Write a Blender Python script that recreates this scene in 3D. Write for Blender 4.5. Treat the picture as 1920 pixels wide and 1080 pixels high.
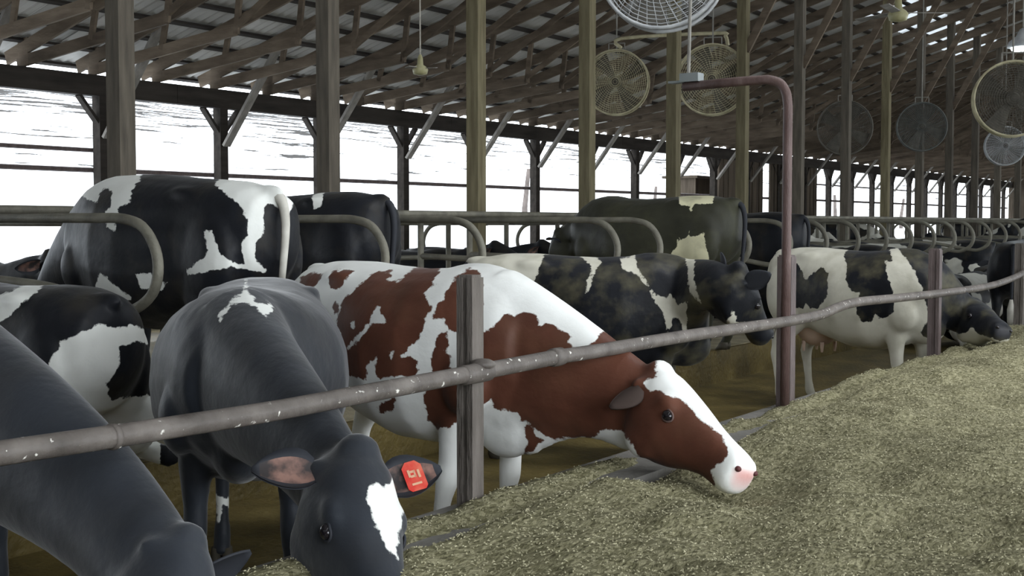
import bpy, bmesh, math, random
import numpy as np
from mathutils import Vector, Matrix, noise as mnoise

random.seed(7)
for o in list(bpy.data.objects):
    bpy.data.objects.remove(o)
scene = bpy.context.scene
COL = scene.collection

# ------------------------------------------------------------------ camera
# World: X = -D (D = distance to the left of the camera's line along the barn),
# Y = T (distance along the barn), Z up; camera above the feed lane.
F_PX = 2400.0
TH = math.atan(1590 / F_PX)
PITCH = math.atan(122 / F_PX)
CAMZ = 1.65
cam_d = bpy.data.cameras.new('camera')
cam = bpy.data.objects.new('camera', cam_d)
COL.objects.link(cam)
cam_d.lens = F_PX / 1920 * 36
cam_d.sensor_width = 36
cam_d.clip_start = 0.05
cam_d.clip_end = 600
cam.location = (0, 0, CAMZ)
cam.rotation_euler = (math.radians(90) - PITCH, 0, TH)
scene.camera = cam

# ------------------------------------------------------------------ light and exposure
scene.view_settings.view_transform = 'Standard'
scene.view_settings.look = 'None'
scene.view_settings.gamma = 1
scene.view_settings.exposure = 0.0
scene.view_settings.use_curve_mapping = False

WORLD_STRENGTH = 5.0
w = bpy.data.worlds.new('overcast_sky')
scene.world = w
w.use_nodes = True
bg = w.node_tree.nodes['Background']
bg.inputs[0].default_value = (0.88, 0.94, 1.0, 1)
bg.inputs[1].default_value = WORLD_STRENGTH


def area(name, loc, target, sx, sy, power, color):
    l = bpy.data.lights.new(name, 'AREA')
    l.shape = 'RECTANGLE'
    l.size = sx
    l.size_y = sy
    l.energy = power
    l.color = color
    ob = bpy.data.objects.new(name, l)
    ob.location = loc
    d = Vector(target) - Vector(loc)
    ob.rotation_euler = d.to_track_quat('-Z', 'Y').to_euler()
    COL.objects.link(ob)
    return ob


# daylight that comes in through the open near side of the barn; plus a soft overhead fill added above the lane
la = area('daylight_open_side', (4.5, 2.5, 3.0), (-4.5, 5.5, 0.2), 14, 2.2, 300, (0.90, 0.95, 1.0))
la.data.spread = math.radians(110)
la = area('overhead_fill_light', (-1.2, 9, 6.8), (-3.6, 8.5, 0), 1.6, 18, 290, (0.93, 0.96, 1.0))
la.data.spread = math.radians(100)


# ------------------------------------------------------------------ geometry helpers
CT, ST = math.cos(TH), math.sin(TH)
CP, SP = math.cos(PITCH), math.sin(PITCH)
RGT = Vector((CT, ST, 0))
FWD = Vector((-ST, CT, 0))


def ray(x, y):
    dx = (x - 960) / F_PX
    dy = (540 - y) / F_PX
    f = FWD * CP + Vector((0, 0, -SP))
    u = FWD * SP + Vector((0, 0, CP))
    return f + RGT * dx + u * dy


def P(x, y, d):
    """world point seen at photo pixel x,y whose horizontal depth is d"""
    r = ray(x, y)
    k = d / r.dot(FWD)
    return Vector((0, 0, CAMZ)) + r * k


def PD(x, y, D):
    """world point seen at x,y on the vertical plane at lateral distance D"""
    r = ray(x, y)
    k = -D / r.x
    return Vector((0, 0, CAMZ)) + r * k


def TX(x, D):
    return PD(x, 418, D).y


def project(co):
    c = co - np.array([0, 0, CAMZ])
    R = np.array(RGT)
    Fv = np.array(FWD * CP + Vector((0, 0, -SP)))
    U = np.array(FWD * SP + Vector((0, 0, CP)))
    z = c @ Fv
    z = np.maximum(z, 0.2)
    return 960 + F_PX * (c @ R) / z, 540 - F_PX * (c @ U) / z, z


class MB:
    def __init__(s):
        s.v = []
        s.f = []
        s.mi = []

    def add(s, vs, fs, mi=0):
        n = len(s.v)
        s.v += [tuple(v) for v in vs]
        s.f += [tuple(i + n for i in f) for f in fs]
        s.mi += [mi] * len(fs)

    def box(s, lo, hi, mi=0, mat=None, bev=0.0):
        x0, y0, z0 = lo
        x1, y1, z1 = hi
        vs = [Vector(p) for p in [(x0, y0, z0), (x1, y0, z0), (x1, y1, z0), (x0, y1, z0), (x0, y0, z1), (x1, y0, z1), (x1, y1, z1), (x0, y1, z1)]]
        if mat:
            vs = [mat @ v for v in vs]
        s.add(vs, [(0, 3, 2, 1), (4, 5, 6, 7), (0, 1, 5, 4), (1, 2, 6, 5), (2, 3, 7, 6), (3, 0, 4, 7)], mi)

    def beam(s, a, b, wd, ht, up=(0, 0, 1), mi=0):
        a = Vector(a)
        b = Vector(b)
        d = (b - a).normalized()
        up = Vector(up)
        sd = d.cross(up).normalized()
        u = sd.cross(d).normalized()
        vs = []
        for p in (a, b):
            for i, j in ((-1, -1), (1, -1), (1, 1), (-1, 1)):
                vs.append(p + sd * (i * wd / 2) + u * (j * ht / 2))
        s.add(vs, [(3, 2, 1, 0), (4, 5, 6, 7), (0, 1, 5, 4), (1, 2, 6, 5), (2, 3, 7, 6), (3, 0, 4, 7)], mi)

    def tube(s, pts, r, n=8, mi=0, closed=False):
        pts = [Vector(p) for p in pts]
        m = len(pts)
        rr = r if isinstance(r, (list, tuple)) else [r] * m
        vs = []
        prev = None
        for i, p in enumerate(pts):
            if closed:
                d = pts[(i + 1) % m] - pts[i - 1]
            else:
                d = pts[min(i + 1, m - 1)] - pts[max(i - 1, 0)]
            d.normalize()
            if prev is None:
                a = Vector((0, 0, 1)) if abs(d.z) < 0.9 else Vector((1, 0, 0))
                prev = d.cross(a).normalized()
            sd = (prev - d * prev.dot(d)).normalized()
            prev = sd
            u = d.cross(sd)
            for k in range(n):
                t = 2 * math.pi * k / n
                vs.append(p + (sd * math.cos(t) + u * math.sin(t)) * rr[i])
        fs = []
        for i in range(m if closed else m - 1):
            for k in range(n):
                a = i * n + k
                b = i * n + (k + 1) % n
                c = ((i + 1) % m) * n + (k + 1) % n
                d = ((i + 1) % m) * n + k
                fs.append((a, b, c, d))
        if not closed:
            fs.append(tuple(range(n - 1, -1, -1)))
            fs.append(tuple((m - 1) * n + k for k in range(n)))
        s.add(vs, fs, mi)

    def lathe(s, prof, n=16, mat=None, mi=0):
        vs = []
        for r, z in prof:
            for k in range(n):
                t = 2 * math.pi * k / n
                vs.append(Vector((r * math.cos(t), r * math.sin(t), z)))
        if mat:
            vs = [mat @ v for v in vs]
        fs = []
        for i in range(len(prof) - 1):
            for k in range(n):
                fs.append((i * n + k, i * n + (k + 1) % n, (i + 1) * n + (k + 1) % n, (i + 1) * n + k))
        fs.append(tuple(range(n - 1, -1, -1)))
        fs.append(tuple((len(prof) - 1) * n + k for k in range(n)))
        s.add(vs, fs, mi)

    def ball(s, c, r, n=10, m=7, mat=None, mi=0):
        c = Vector(c)
        r = Vector(r) if hasattr(r, '__len__') else Vector((r, r, r))
        vs = []
        for i in range(m + 1):
            ph = math.pi * (0.02 + 0.96 * i / m)
            for k in range(n):
                t = 2 * math.pi * k / n
                v = Vector((math.sin(ph) * math.cos(t) * r.x, math.sin(ph) * math.sin(t) * r.y, math.cos(ph) * r.z))
                if mat:
                    v = mat @ v
                vs.append(c + v)
        fs = []
        for i in range(m):
            for k in range(n):
                fs.append((i * n + k, (i + 1) * n + k, (i + 1) * n + (k + 1) % n, i * n + (k + 1) % n))
        fs.append(tuple(range(n)))
        fs.append(tuple(m * n + k for k in range(n - 1, -1, -1)))
        s.add(vs, fs, mi)

    def mesh(s, name, mats, smooth=False):
        me = bpy.data.meshes.new(name)
        me.from_pydata(s.v, [], s.f)
        for m in (mats if isinstance(mats, (list, tuple)) else [mats]):
            me.materials.append(m)
        if len(set(s.mi)) > 1:
            me.polygons.foreach_set('material_index', s.mi)
        if smooth:
            me.shade_smooth()
        me.update()
        return me

    def build(s, name, mats, parent=None, smooth=False):
        return link(name, s.mesh(name, mats, smooth), parent)


def link(name, me, parent=None, loc=None):
    ob = bpy.data.objects.new(name, me)
    COL.objects.link(ob)
    if parent:
        ob.parent = parent
    if loc is not None:
        ob.location = loc
    return ob


def tag(o, label=None, cat=None, group=None, kind=None):
    if label:
        o['label'] = label
    if cat:
        o['category'] = cat
    if group:
        o['group'] = group
    if kind:
        o['kind'] = kind
    return o


def empty(name, loc=(0, 0, 0), rz=0.0):
    o = bpy.data.objects.new(name, None)
    COL.objects.link(o)
    o.location = loc
    o.rotation_euler = (0, 0, rz)
    o.empty_display_size = 0.2
    return o


def catmull(pts, n=6):
    pts = [Vector(p) for p in pts]
    out = []
    for i in range(len(pts) - 1):
        p0 = pts[max(i - 1, 0)]
        p1 = pts[i]
        p2 = pts[i + 1]
        p3 = pts[min(i + 2, len(pts) - 1)]
        for k in range(n):
            t = k / n
            out.append(0.5 * ((2 * p1) + (p2 - p0) * t + (2 * p0 - 5 * p1 + 4 * p2 - p3) * t * t + (3 * p1 - p0 - 3 * p2 + p3) * t ** 3))
    out.append(pts[-1])
    return out


# ------------------------------------------------------------------ materials
def newmat(name):
    m = bpy.data.materials.new(name)
    m.use_nodes = True
    nt = m.node_tree
    b = nt.nodes['Principled BSDF']
    return m, nt, b


def nd(nt, t, **kw):
    n = nt.nodes.new(t)
    for k, v in kw.items():
        setattr(n, k, v)
    return n


def noise_mat(name, stops, scale=4.0, rough=0.8, bump=0.3, bscale=None, stretch=(1, 1, 1), spec=0.3, detail=6, metal=0.0, rnd=0.0, bdist=0.02, coords='Object'):
    m, nt, b = newmat(name)
    tc = nd(nt, 'ShaderNodeTexCoord')
    mp = nd(nt, 'ShaderNodeMapping')
    mp.inputs['Scale'].default_value = stretch
    nt.links.new(tc.outputs[coords], mp.inputs[0])
    if rnd:
        oi = nd(nt, 'ShaderNodeObjectInfo')
        mu = nd(nt, 'ShaderNodeMath', operation='MULTIPLY')
        mu.inputs[1].default_value = 37.0
        nt.links.new(oi.outputs['Random'], mu.inputs[0])
        nt.links.new(mu.outputs[0], mp.inputs['Location'])
    nz = nd(nt, 'ShaderNodeTexNoise')
    nz.inputs['Scale'].default_value = scale
    nz.inputs['Detail'].default_value = detail
    nt.links.new(mp.outputs[0], nz.inputs['Vector'])
    cr = nd(nt, 'ShaderNodeValToRGB')
    el = cr.color_ramp.elements
    while len(el) < len(stops):
        el.new(0.5)
    for e, (p, c) in zip(el, stops):
        e.position = p
        e.color = (*c, 1)
    nt.links.new(nz.outputs['Fac'], cr.inputs[0])
    nt.links.new(cr.outputs[0], b.inputs['Base Color'])
    if rnd:
        hs = nd(nt, 'ShaderNodeHueSaturation')
        mr = nd(nt, 'ShaderNodeMapRange')
        mr.inputs['To Min'].default_value = 1 - rnd
        mr.inputs['To Max'].default_value = 1 + rnd
        nt.links.new(oi.outputs['Random'], mr.inputs[0])
        nt.links.new(mr.outputs[0], hs.inputs['Value'])
        nt.links.new(cr.outputs[0], hs.inputs['Color'])
        nt.links.new(hs.outputs[0], b.inputs['Base Color'])
    b.inputs['Roughness'].default_value = rough
    b.inputs['Specular IOR Level'].default_value = spec
    b.inputs['Metallic'].default_value = metal
    if bump:
        n2 = nd(nt, 'ShaderNodeTexNoise')
        n2.inputs['Scale'].default_value = bscale or scale * 4
        n2.inputs['Detail'].default_value = 4
        nt.links.new(mp.outputs[0], n2.inputs['Vector'])
        bp = nd(nt, 'ShaderNodeBump')
        bp.inputs['Strength'].default_value = bump
        bp.inputs['Distance'].default_value = bdist
        nt.links.new(n2.outputs['Fac'], bp.inputs['Height'])
        nt.links.new(bp.outputs[0], b.inputs['Normal'])
    return m


M = {}
M['post_wood'] = noise_mat('post_wood', [(0.3, (0.06, 0.052, 0.042)), (0.7, (0.115, 0.10, 0.078))], 3, 0.85, 0.4, 12, (6, 6, 0.7), 0.15, rnd=0.18)
M['tan_wood'] = noise_mat('tan_wood', [(0.3, (0.10, 0.085, 0.05)), (0.7, (0.17, 0.148, 0.09))], 3, 0.85, 0.4, 12, (6, 6, 0.7), 0.15, rnd=0.12)
M['grey_wood'] = noise_mat('grey_wood', [(0.3, (0.16, 0.15, 0.135)), (0.7, (0.28, 0.265, 0.24))], 2, 0.85, 0.3, 10, (4, 4, 1), 0.12, rnd=0.15)
M['truss_wood'] = noise_mat('truss_wood', [(0.3, (0.078, 0.060, 0.044)), (0.7, (0.155, 0.122, 0.090))], 2, 0.85, 0.3, 10, (1, 8, 4), 0.12, rnd=0.2)
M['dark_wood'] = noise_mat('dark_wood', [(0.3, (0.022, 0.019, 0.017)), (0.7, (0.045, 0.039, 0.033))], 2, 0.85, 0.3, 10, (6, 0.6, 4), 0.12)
M['board_wood'] = noise_mat('board_wood', [(0.3, (0.05, 0.04, 0.03)), (0.7, (0.10, 0.08, 0.06))], 2, 0.85, 0.3, 10, (6, 6, 0.6), 0.12, rnd=0.25)
M['feed_post'] = noise_mat('feed_post', [(0.25, (0.07, 0.06, 0.052)), (0.6, (0.145, 0.127, 0.112)), (0.85, (0.21, 0.19, 0.17))], 4, 0.75, 0.5, 25, (5, 5, 0.8), 0.3)
M['brown_steel'] = noise_mat('brown_steel', [(0.3, (0.075, 0.056, 0.054)), (0.7, (0.135, 0.106, 0.102))], 5, 0.6, 0.3, 30, (4, 4, 1), 0.35)
M['red_pipe'] = noise_mat('red_pipe', [(0.3, (0.075, 0.042, 0.037)), (0.65, (0.125, 0.080, 0.072)), (0.85, (0.21, 0.155, 0.14))], 6, 0.55, 0.25, 40, (3, 3, 1), 0.4)
M['galv'] = noise_mat('galvanised_pipe', [(0.3, (0.15, 0.14, 0.125)), (0.7, (0.26, 0.25, 0.22))], 8, 0.6, 0.25, 40, (1, 1, 1), 0.35, metal=0.15)
M['stall_pipe'] = noise_mat('stall_pipe', [(0.3, (0.10, 0.094, 0.075)), (0.7, (0.20, 0.19, 0.15))], 6, 0.6, 0.25, 40, (1, 1, 1), 0.35, metal=0.1)
M['roof_metal'] = noise_mat('roof_metal', [(0.3, (0.28, 0.275, 0.255)), (0.7, (0.42, 0.41, 0.385))], 1.2, 0.6, 0.1, 20, (1, 1, 1), 0.3, rnd=0.15)
M['fan_grey'] = noise_mat('fan_wire_grey', [(0.3, (0.28, 0.29, 0.30)), (0.7, (0.45, 0.46, 0.46))], 8, 0.5, 0.1, 20, (1, 1, 1), 0.4)
M['fan_tan'] = noise_mat('fan_wire_dusty', [(0.3, (0.30, 0.27, 0.17)), (0.7, (0.50, 0.46, 0.31))], 8, 0.7, 0.1, 20, (1, 1, 1), 0.3)
M['fan_dim'] = noise_mat('fan_wire_dim', [(0.3, (0.07, 0.075, 0.07)), (0.7, (0.13, 0.135, 0.125))], 8, 0.7, 0.1, 20, (1, 1, 1), 0.3)  # shaded copy of the grey wire, dimness put into the colour
M['fan_dark'] = noise_mat('fan_blade_dark', [(0.3, (0.06, 0.055, 0.045)), (0.7, (0.12, 0.11, 0.09))], 8, 0.7, 0.1, 20, (1, 1, 1), 0.3)  # dark colour that makes blades and guards look dim
M['lamp_yellow'] = noise_mat('lamp_yellow', [(0.3, (0.26, 0.24, 0.12)), (0.7, (0.38, 0.36, 0.22))], 8, 0.5, 0, 20)
M['rope'] = noise_mat('rope', [(0.3, (0.30, 0.28, 0.24)), (0.7, (0.45, 0.42, 0.36))], 20, 0.8, 0)
M['blue_tarp'] = noise_mat('blue_tarp', [(0.3, (0.03, 0.03, 0.09)), (0.7, (0.05, 0.05, 0.15))], 3, 0.6, 0)
M['concrete'] = noise_mat('curb_concrete', [(0.3, (0.13, 0.124, 0.112)), (0.7, (0.22, 0.21, 0.19))], 3, 0.85, 0.4, 30)
M['plastic_grey'] = noise_mat('plastic_grey', [(0.3, (0.16, 0.18, 0.18)), (0.7, (0.25, 0.27, 0.27))], 3, 0.4, 0)


def mat_rail():
    m = noise_mat('rail_pipe_worn', [(0.25, (0.055, 0.046, 0.040)), (0.55, (0.12, 0.104, 0.092)), (0.8, (0.18, 0.16, 0.143))], 9, 0.55, 0.5, 60, (1, 1, 1), 0.4, bdist=0.006)
    nt = m.node_tree
    b = nt.nodes['Principled BSDF']
    src = b.inputs['Base Color'].links[0].from_socket
    tc = nd(nt, 'ShaderNodeTexCoord')
    nz = nd(nt, 'ShaderNodeTexNoise')
    nz.inputs['Scale'].default_value = 38
    nz.inputs['Detail'].default_value = 3
    nt.links.new(tc.outputs['Object'], nz.inputs['Vector'])
    mr = nd(nt, 'ShaderNodeMapRange')
    mr.inputs['From Min'].default_value = 0.66
    mr.inputs['From Max'].default_value = 0.72
    nt.links.new(nz.outputs['Fac'], mr.inputs[0])
    mx = nd(nt, 'ShaderNodeMix', data_type='RGBA')
    nt.links.new(mr.outputs[0], mx.inputs['Factor'])
    nt.links.new(src, mx.inputs['A'])
    mx.inputs['B'].default_value = (0.72, 0.70, 0.64, 1)
    nt.links.new(mx.outputs['Result'], b.inputs['Base Color'])
    return m


M['rail'] = mat_rail()


def mat_feed():
    m, nt, b = newmat('chopped_silage')
    tc = nd(nt, 'ShaderNodeTexCoord')
    v = nd(nt, 'ShaderNodeTexVoronoi')
    v.inputs['Scale'].default_value = 75
    mp = nd(nt, 'ShaderNodeMapping')
    mp.inputs['Scale'].default_value = (1, 0.55, 1)
    mp.inputs['Rotation'].default_value = (0, 0, 0.9)
    nt.links.new(tc.outputs['Object'], mp.inputs[0])
    nt.links.new(mp.outputs[0], v.inputs['Vector'])
    cr = nd(nt, 'ShaderNodeValToRGB')
    el = cr.color_ramp.elements
    st = [(0.0, (0.085, 0.078, 0.040)), (0.35, (0.165, 0.153, 0.086)), (0.7, (0.245, 0.228, 0.138)), (0.93, (0.32, 0.298, 0.185)), (1.0, (0.52, 0.485, 0.33))]
    while len(el) < len(st):
        el.new(0.5)
    for e, (p, c) in zip(el, st):
        e.position = p
        e.color = (*c, 1)
    nt.links.new(v.outputs['Color'], cr.inputs[0])
    nz = nd(nt, 'ShaderNodeTexNoise')
    nz.inputs['Scale'].default_value = 2.2
    nz.inputs['Detail'].default_value = 5
    nt.links.new(tc.outputs['Object'], nz.inputs['Vector'])
    mr = nd(nt, 'ShaderNodeMapRange')
    mr.inputs['To Min'].default_value = 0.75
    mr.inputs['To Max'].default_value = 1.2
    nt.links.new(nz.outputs['Fac'], mr.inputs[0])
    hs = nd(nt, 'ShaderNodeHueSaturation')
    nt.links.new(mr.outputs[0], hs.inputs['Value'])
    nt.links.new(cr.outputs[0], hs.inputs['Color'])
    nt.links.new(hs.outputs[0], b.inputs['Base Color'])
    b.inputs['Roughness'].default_value = 0.9
    b.inputs['Specular IOR Level'].default_value = 0.15
    n2 = nd(nt, 'ShaderNodeTexNoise')
    n2.inputs['Scale'].default_value = 60
    n2.inputs['Detail'].default_value = 6
    nt.links.new(mp.outputs[0], n2.inputs['Vector'])
    bp = nd(nt, 'ShaderNodeBump')
    bp.inputs['Strength'].default_value = 0.9
    bp.inputs['Distance'].default_value = 0.02
    nt.links.new(n2.outputs['Fac'], bp.inputs['Height'])
    nt.links.new(bp.outputs[0], b.inputs['Normal'])
    return m


M['feed'] = mat_feed()
M['straw'] = noise_mat('straw_bits', [(0.3, (0.20, 0.185, 0.105)), (0.7, (0.48, 0.45, 0.30))], 30, 0.8, 0)
M['alley'] = noise_mat('alley_manure_concrete', [(0.25, (0.045, 0.033, 0.009)), (0.55, (0.115, 0.085, 0.024)), (0.8, (0.20, 0.155, 0.055))], 2.6, 0.55, 0.8, 22, (1, 1, 1), 0.4)
M['bedding'] = noise_mat('stall_bedding', [(0.25, (0.09, 0.075, 0.045)), (0.7, (0.26, 0.23, 0.15))], 3, 0.9, 0.6, 30)


def mat_snow():
    m, nt, b = newmat('snow_with_brush')
    tc = nd(nt, 'ShaderNodeTexCoord')
    mp = nd(nt, 'ShaderNodeMapping')
    mp.inputs['Scale'].default_value = (0.06, 0.018, 0.30)
    nt.links.new(tc.outputs['Object'], mp.inputs[0])
    nz = nd(nt, 'ShaderNodeTexNoise')
    nz.inputs['Scale'].default_value = 9
    nz.inputs['Detail'].default_value = 9
    nz.inputs['Roughness'].default_value = 0.68
    nt.links.new(mp.outputs[0], nz.inputs['Vector'])
    # more brush high up the slope
    sep = nd(nt, 'ShaderNodeSeparateXYZ')
    nt.links.new(tc.outputs['Object'], sep.inputs[0])
    mz = nd(nt, 'ShaderNodeMapRange')
    mz.inputs['From Min'].default_value = 2
    mz.inputs['From Max'].default_value = 11.5
    mz.inputs['To Min'].default_value = -0.17
    mz.inputs['To Max'].default_value = 0.07
    nt.links.new(sep.outputs['Z'], mz.inputs[0])
    ad = nd(nt, 'ShaderNodeMath', operation='ADD')
    nt.links.new(nz.outputs['Fac'], ad.inputs[0])
    nt.links.new(mz.outputs[0], ad.inputs[1])
    mr = nd(nt, 'ShaderNodeMapRange')
    mr.inputs['From Min'].default_value = 0.495
    mr.inputs['From Max'].default_value = 0.515
    nt.links.new(ad.outputs[0], mr.inputs[0])
    mx = nd(nt, 'ShaderNodeMix', data_type='RGBA')
    nt.links.new(mr.outputs[0], mx.inputs['Factor'])
    mx.inputs['A'].default_value = (0.86, 0.88, 0.90, 1)
    mx.inputs['B'].default_value = (0.022, 0.02, 0.018, 1)
    nt.links.new(mx.outputs['Result'], b.inputs['Base Color'])
    b.inputs['Roughness'].default_value = 0.9
    b.inputs['Specular IOR Level'].default_value = 0.1
    return m


M['snow'] = mat_snow()
M['tree'] = noise_mat('bare_tree_bark', [(0.3, (0.06, 0.05, 0.045)), (0.7, (0.12, 0.10, 0.09))], 3, 0.9, 0)


def mat_plain(name, col, rough=0.6, spec=0.3, emit=0, ecol=None):
    m, nt, b = newmat(name)
    b.inputs['Base Color'].default_value = (*col, 1)
    b.inputs['Roughness'].default_value = rough
    b.inputs['Specular IOR Level'].default_value = spec
    if emit:
        b.inputs['Emission Color'].default_value = (*(ecol or col), 1)
        b.inputs['Emission Strength'].default_value = emit
    return m


M['lamp_glow'] = mat_plain('lamp_glow', (0.9, 0.95, 1), 0.4, 0.3, 25, (0.85, 0.95, 1.0))


def mat_skylight():
    m, nt, b = newmat('translucent_skylight')
    b.inputs['Base Color'].default_value = (0.75, 0.78, 0.78, 1)
    b.inputs['Roughness'].default_value = 0.5
    tr = nd(nt, 'ShaderNodeBsdfTranslucent')
    tr.inputs[0].default_value = (0.22, 0.23, 0.235, 1)
    mx = nd(nt, 'ShaderNodeMixShader')
    mx.inputs[0].default_value = 0.85
    nt.links.new(b.outputs[0], mx.inputs[1])
    nt.links.new(tr.outputs[0], mx.inputs[2])
    nt.links.new(mx.outputs[0], nt.nodes['Material Output'].inputs[0])
    return m


M['skylight'] = mat_skylight()


def mat_coat(name, dark, white, noise_cow=False, dirt=0.25, dirtcol=(0.16, 0.13, 0.07), thr=0.5, sheen=0.06):
    m, nt, b = newmat(name)
    L = nt.links.new
    tc = nd(nt, 'ShaderNodeTexCoord')
    oi = nd(nt, 'ShaderNodeObjectInfo')
    if noise_cow:
        ad = nd(nt, 'ShaderNodeVectorMath', operation='ADD')
        mu = nd(nt, 'ShaderNodeMath', operation='MULTIPLY')
        mu.inputs[1].default_value = 50
        L(oi.outputs['Random'], mu.inputs[0])
        L(tc.outputs['Object'], ad.inputs[0])
        L(mu.outputs[0], ad.inputs[1])
        nz = nd(nt, 'ShaderNodeTexNoise')
        nz.inputs['Scale'].default_value = 1.5
        nz.inputs['Detail'].default_value = 3
        nz.inputs['Roughness'].default_value = 0.45
        L(ad.outputs[0], nz.inputs['Vector'])
        mr = nd(nt, 'ShaderNodeMapRange')
        mr.inputs['From Min'].default_value = thr
        mr.inputs['From Max'].default_value = thr + 0.012
        mr.inputs['To Min'].default_value = 1
        mr.inputs['To Max'].default_value = 0
        L(nz.outputs['Fac'], mr.inputs[0])
        mask = mr.outputs[0]
    else:
        at = nd(nt, 'ShaderNodeAttribute', attribute_name='coat')
        nz = nd(nt, 'ShaderNodeTexNoise')
        nz.inputs['Scale'].default_value = 22
        nz.inputs['Detail'].default_value = 4
        nz.inputs['Roughness'].default_value = 0.6
        L(tc.outputs['Object'], nz.inputs['Vector'])
        sb = nd(nt, 'ShaderNodeMath', operation='SUBTRACT')
        sb.inputs[1].default_value = 0.5
        L(nz.outputs['Fac'], sb.inputs[0])
        ml = nd(nt, 'ShaderNodeMath', operation='MULTIPLY')
        ml.inputs[1].default_value = 0.05
        L(sb.outputs[0], ml.inputs[0])
        ad = nd(nt, 'ShaderNodeMath', operation='ADD')
        L(at.outputs['Fac'], ad.inputs[0])
        L(ml.outputs[0], ad.inputs[1])
        mr = nd(nt, 'ShaderNodeMapRange')
        mr.inputs['From Min'].default_value = -0.003
        mr.inputs['From Max'].default_value = 0.003
        L(ad.outputs[0], mr.inputs[0])
        mask = mr.outputs[0]
    # slight hue variation in each colour
    n3 = nd(nt, 'ShaderNodeTexNoise')
    n3.inputs['Scale'].default_value = 3.5
    n3.inputs['Detail'].default_value = 3
    L(tc.outputs['Object'], n3.inputs['Vector'])
    m3 = nd(nt, 'ShaderNodeMapRange')
    m3.inputs['From Min'].default_value = 0.35
    m3.inputs['From Max'].default_value = 0.65
    L(n3.outputs['Fac'], m3.inputs[0])
    dk = nd(nt, 'ShaderNodeMix', data_type='RGBA')
    dk.inputs['A'].default_value = (*[c * 0.8 for c in dark], 1)
    dk.inputs['B'].default_value = (*[c * 1.25 for c in dark], 1)
    L(m3.outputs[0], dk.inputs['Factor'])
    mx = nd(nt, 'ShaderNodeMix', data_type='RGBA')
    L(mask, mx.inputs['Factor'])
    mx.inputs['A'].default_value = (*white, 1)
    L(dk.outputs['Result'], mx.inputs['B'])
    # dirt
    n4 = nd(nt, 'ShaderNodeTexNoise')
    n4.inputs['Scale'].default_value = 5
    n4.inputs['Detail'].default_value = 8
    L(tc.outputs['Object'], n4.inputs['Vector'])
    m4 = nd(nt, 'ShaderNodeMapRange')
    m4.inputs['From Min'].default_value = 0.48
    m4.inputs['From Max'].default_value = 0.75
    m4.inputs['To Max'].default_value = dirt
    L(n4.outputs['Fac'], m4.inputs[0])
    ds = nd(nt, 'ShaderNodeMix', data_type='RGBA')
    L(m4.outputs[0], ds.inputs['Factor'])
    L(mx.outputs['Result'], ds.inputs['A'])
    ds.inputs['B'].default_value = (*dirtcol, 1)
    # pink nose leather
    an = nd(nt, 'ShaderNodeAttribute', attribute_name='nose')
    ac = nd(nt, 'ShaderNodeAttribute', attribute_name='nosecol')
    nm = nd(nt, 'ShaderNodeMix', data_type='RGBA')
    L(an.outputs['Fac'], nm.inputs['Factor'])
    L(ds.outputs['Result'], nm.inputs['A'])
    pk = nd(nt, 'ShaderNodeMix', data_type='RGBA')
    L(ac.outputs['Fac'], pk.inputs['Factor'])
    pk.inputs['A'].default_value = (0.04, 0.04, 0.045, 1)
    pk.inputs['B'].default_value = (0.72, 0.40, 0.37, 1)
    L(pk.outputs['Result'], nm.inputs['B'])
    L(nm.outputs['Result'], b.inputs['Base Color'])
    b.inputs['Roughness'].default_value = 0.5
    b.inputs['Specular IOR Level'].default_value = 0.20
    b.inputs['Sheen Weight'].default_value = sheen
    b.inputs['Sheen Roughness'].default_value = 0.4
    n5 = nd(nt, 'ShaderNodeTexNoise')
    n5.inputs['Scale'].default_value = 9
    n5.inputs['Detail'].default_value = 7
    L(tc.outputs['Object'], n5.inputs['Vector'])
    bp = nd(nt, 'ShaderNodeBump')
    bp.inputs['Strength'].default_value = 0.35
    bp.inputs['Distance'].default_value = 0.02
    L(n5.outputs['Fac'], bp.inputs['Height'])
    L(bp.outputs[0], b.inputs['Normal'])
    return m


BLACK = (0.008, 0.009, 0.012)
SLATE = (0.020, 0.0235, 0.030)
WHITE = (0.78, 0.79, 0.75)
M['coat_red'] = mat_coat('coat_red_white', (0.108, 0.041, 0.025), (0.86, 0.87, 0.84), dirt=0.10)
M['coat_black'] = mat_coat('coat_black_white', BLACK, WHITE, dirt=0.12)
M['coat_slate'] = mat_coat('coat_slate_black', SLATE, WHITE, dirt=0.10, dirtcol=(0.07, 0.06, 0.04), sheen=0.3)
M['coat_dusty'] = mat_coat('coat_black_dusty_white', BLACK, (0.60, 0.58, 0.49), dirt=0.45, dirtcol=(0.20, 0.18, 0.10))
M['coat_olive'] = mat_coat('coat_dusty_black', (0.030, 0.030, 0.020), (0.65, 0.62, 0.42), dirt=0.55, dirtcol=(0.07, 0.07, 0.04))
M['coat_far'] = mat_coat('coat_far_patched', BLACK, (0.55, 0.54, 0.48), noise_cow=True, thr=0.55)
M['udder'] = noise_mat('udder_skin', [(0.3, (0.50, 0.36, 0.27)), (0.7, (0.66, 0.50, 0.40))], 4, 0.6, 0.1)
M['hoof'] = noise_mat('hoof_horn', [(0.3, (0.04, 0.035, 0.025)), (0.7, (0.09, 0.08, 0.06))], 8, 0.6, 0.2)
M['eye'] = mat_plain('eye_wet', (0.012, 0.010, 0.012), 0.08, 0.6)
M['nostril'] = mat_plain('nostril_inside', (0.10, 0.03, 0.03), 0.6)
M['ear_dark'] = mat_plain('ear_hair_dark', (0.022, 0.024, 0.030), 0.7)
M['lid_pale'] = mat_plain('eyelid_pale', (0.13, 0.085, 0.075), 0.6)
M['ear_red'] = mat_plain('ear_hair_brown', (0.065, 0.045, 0.038), 0.8)
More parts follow.
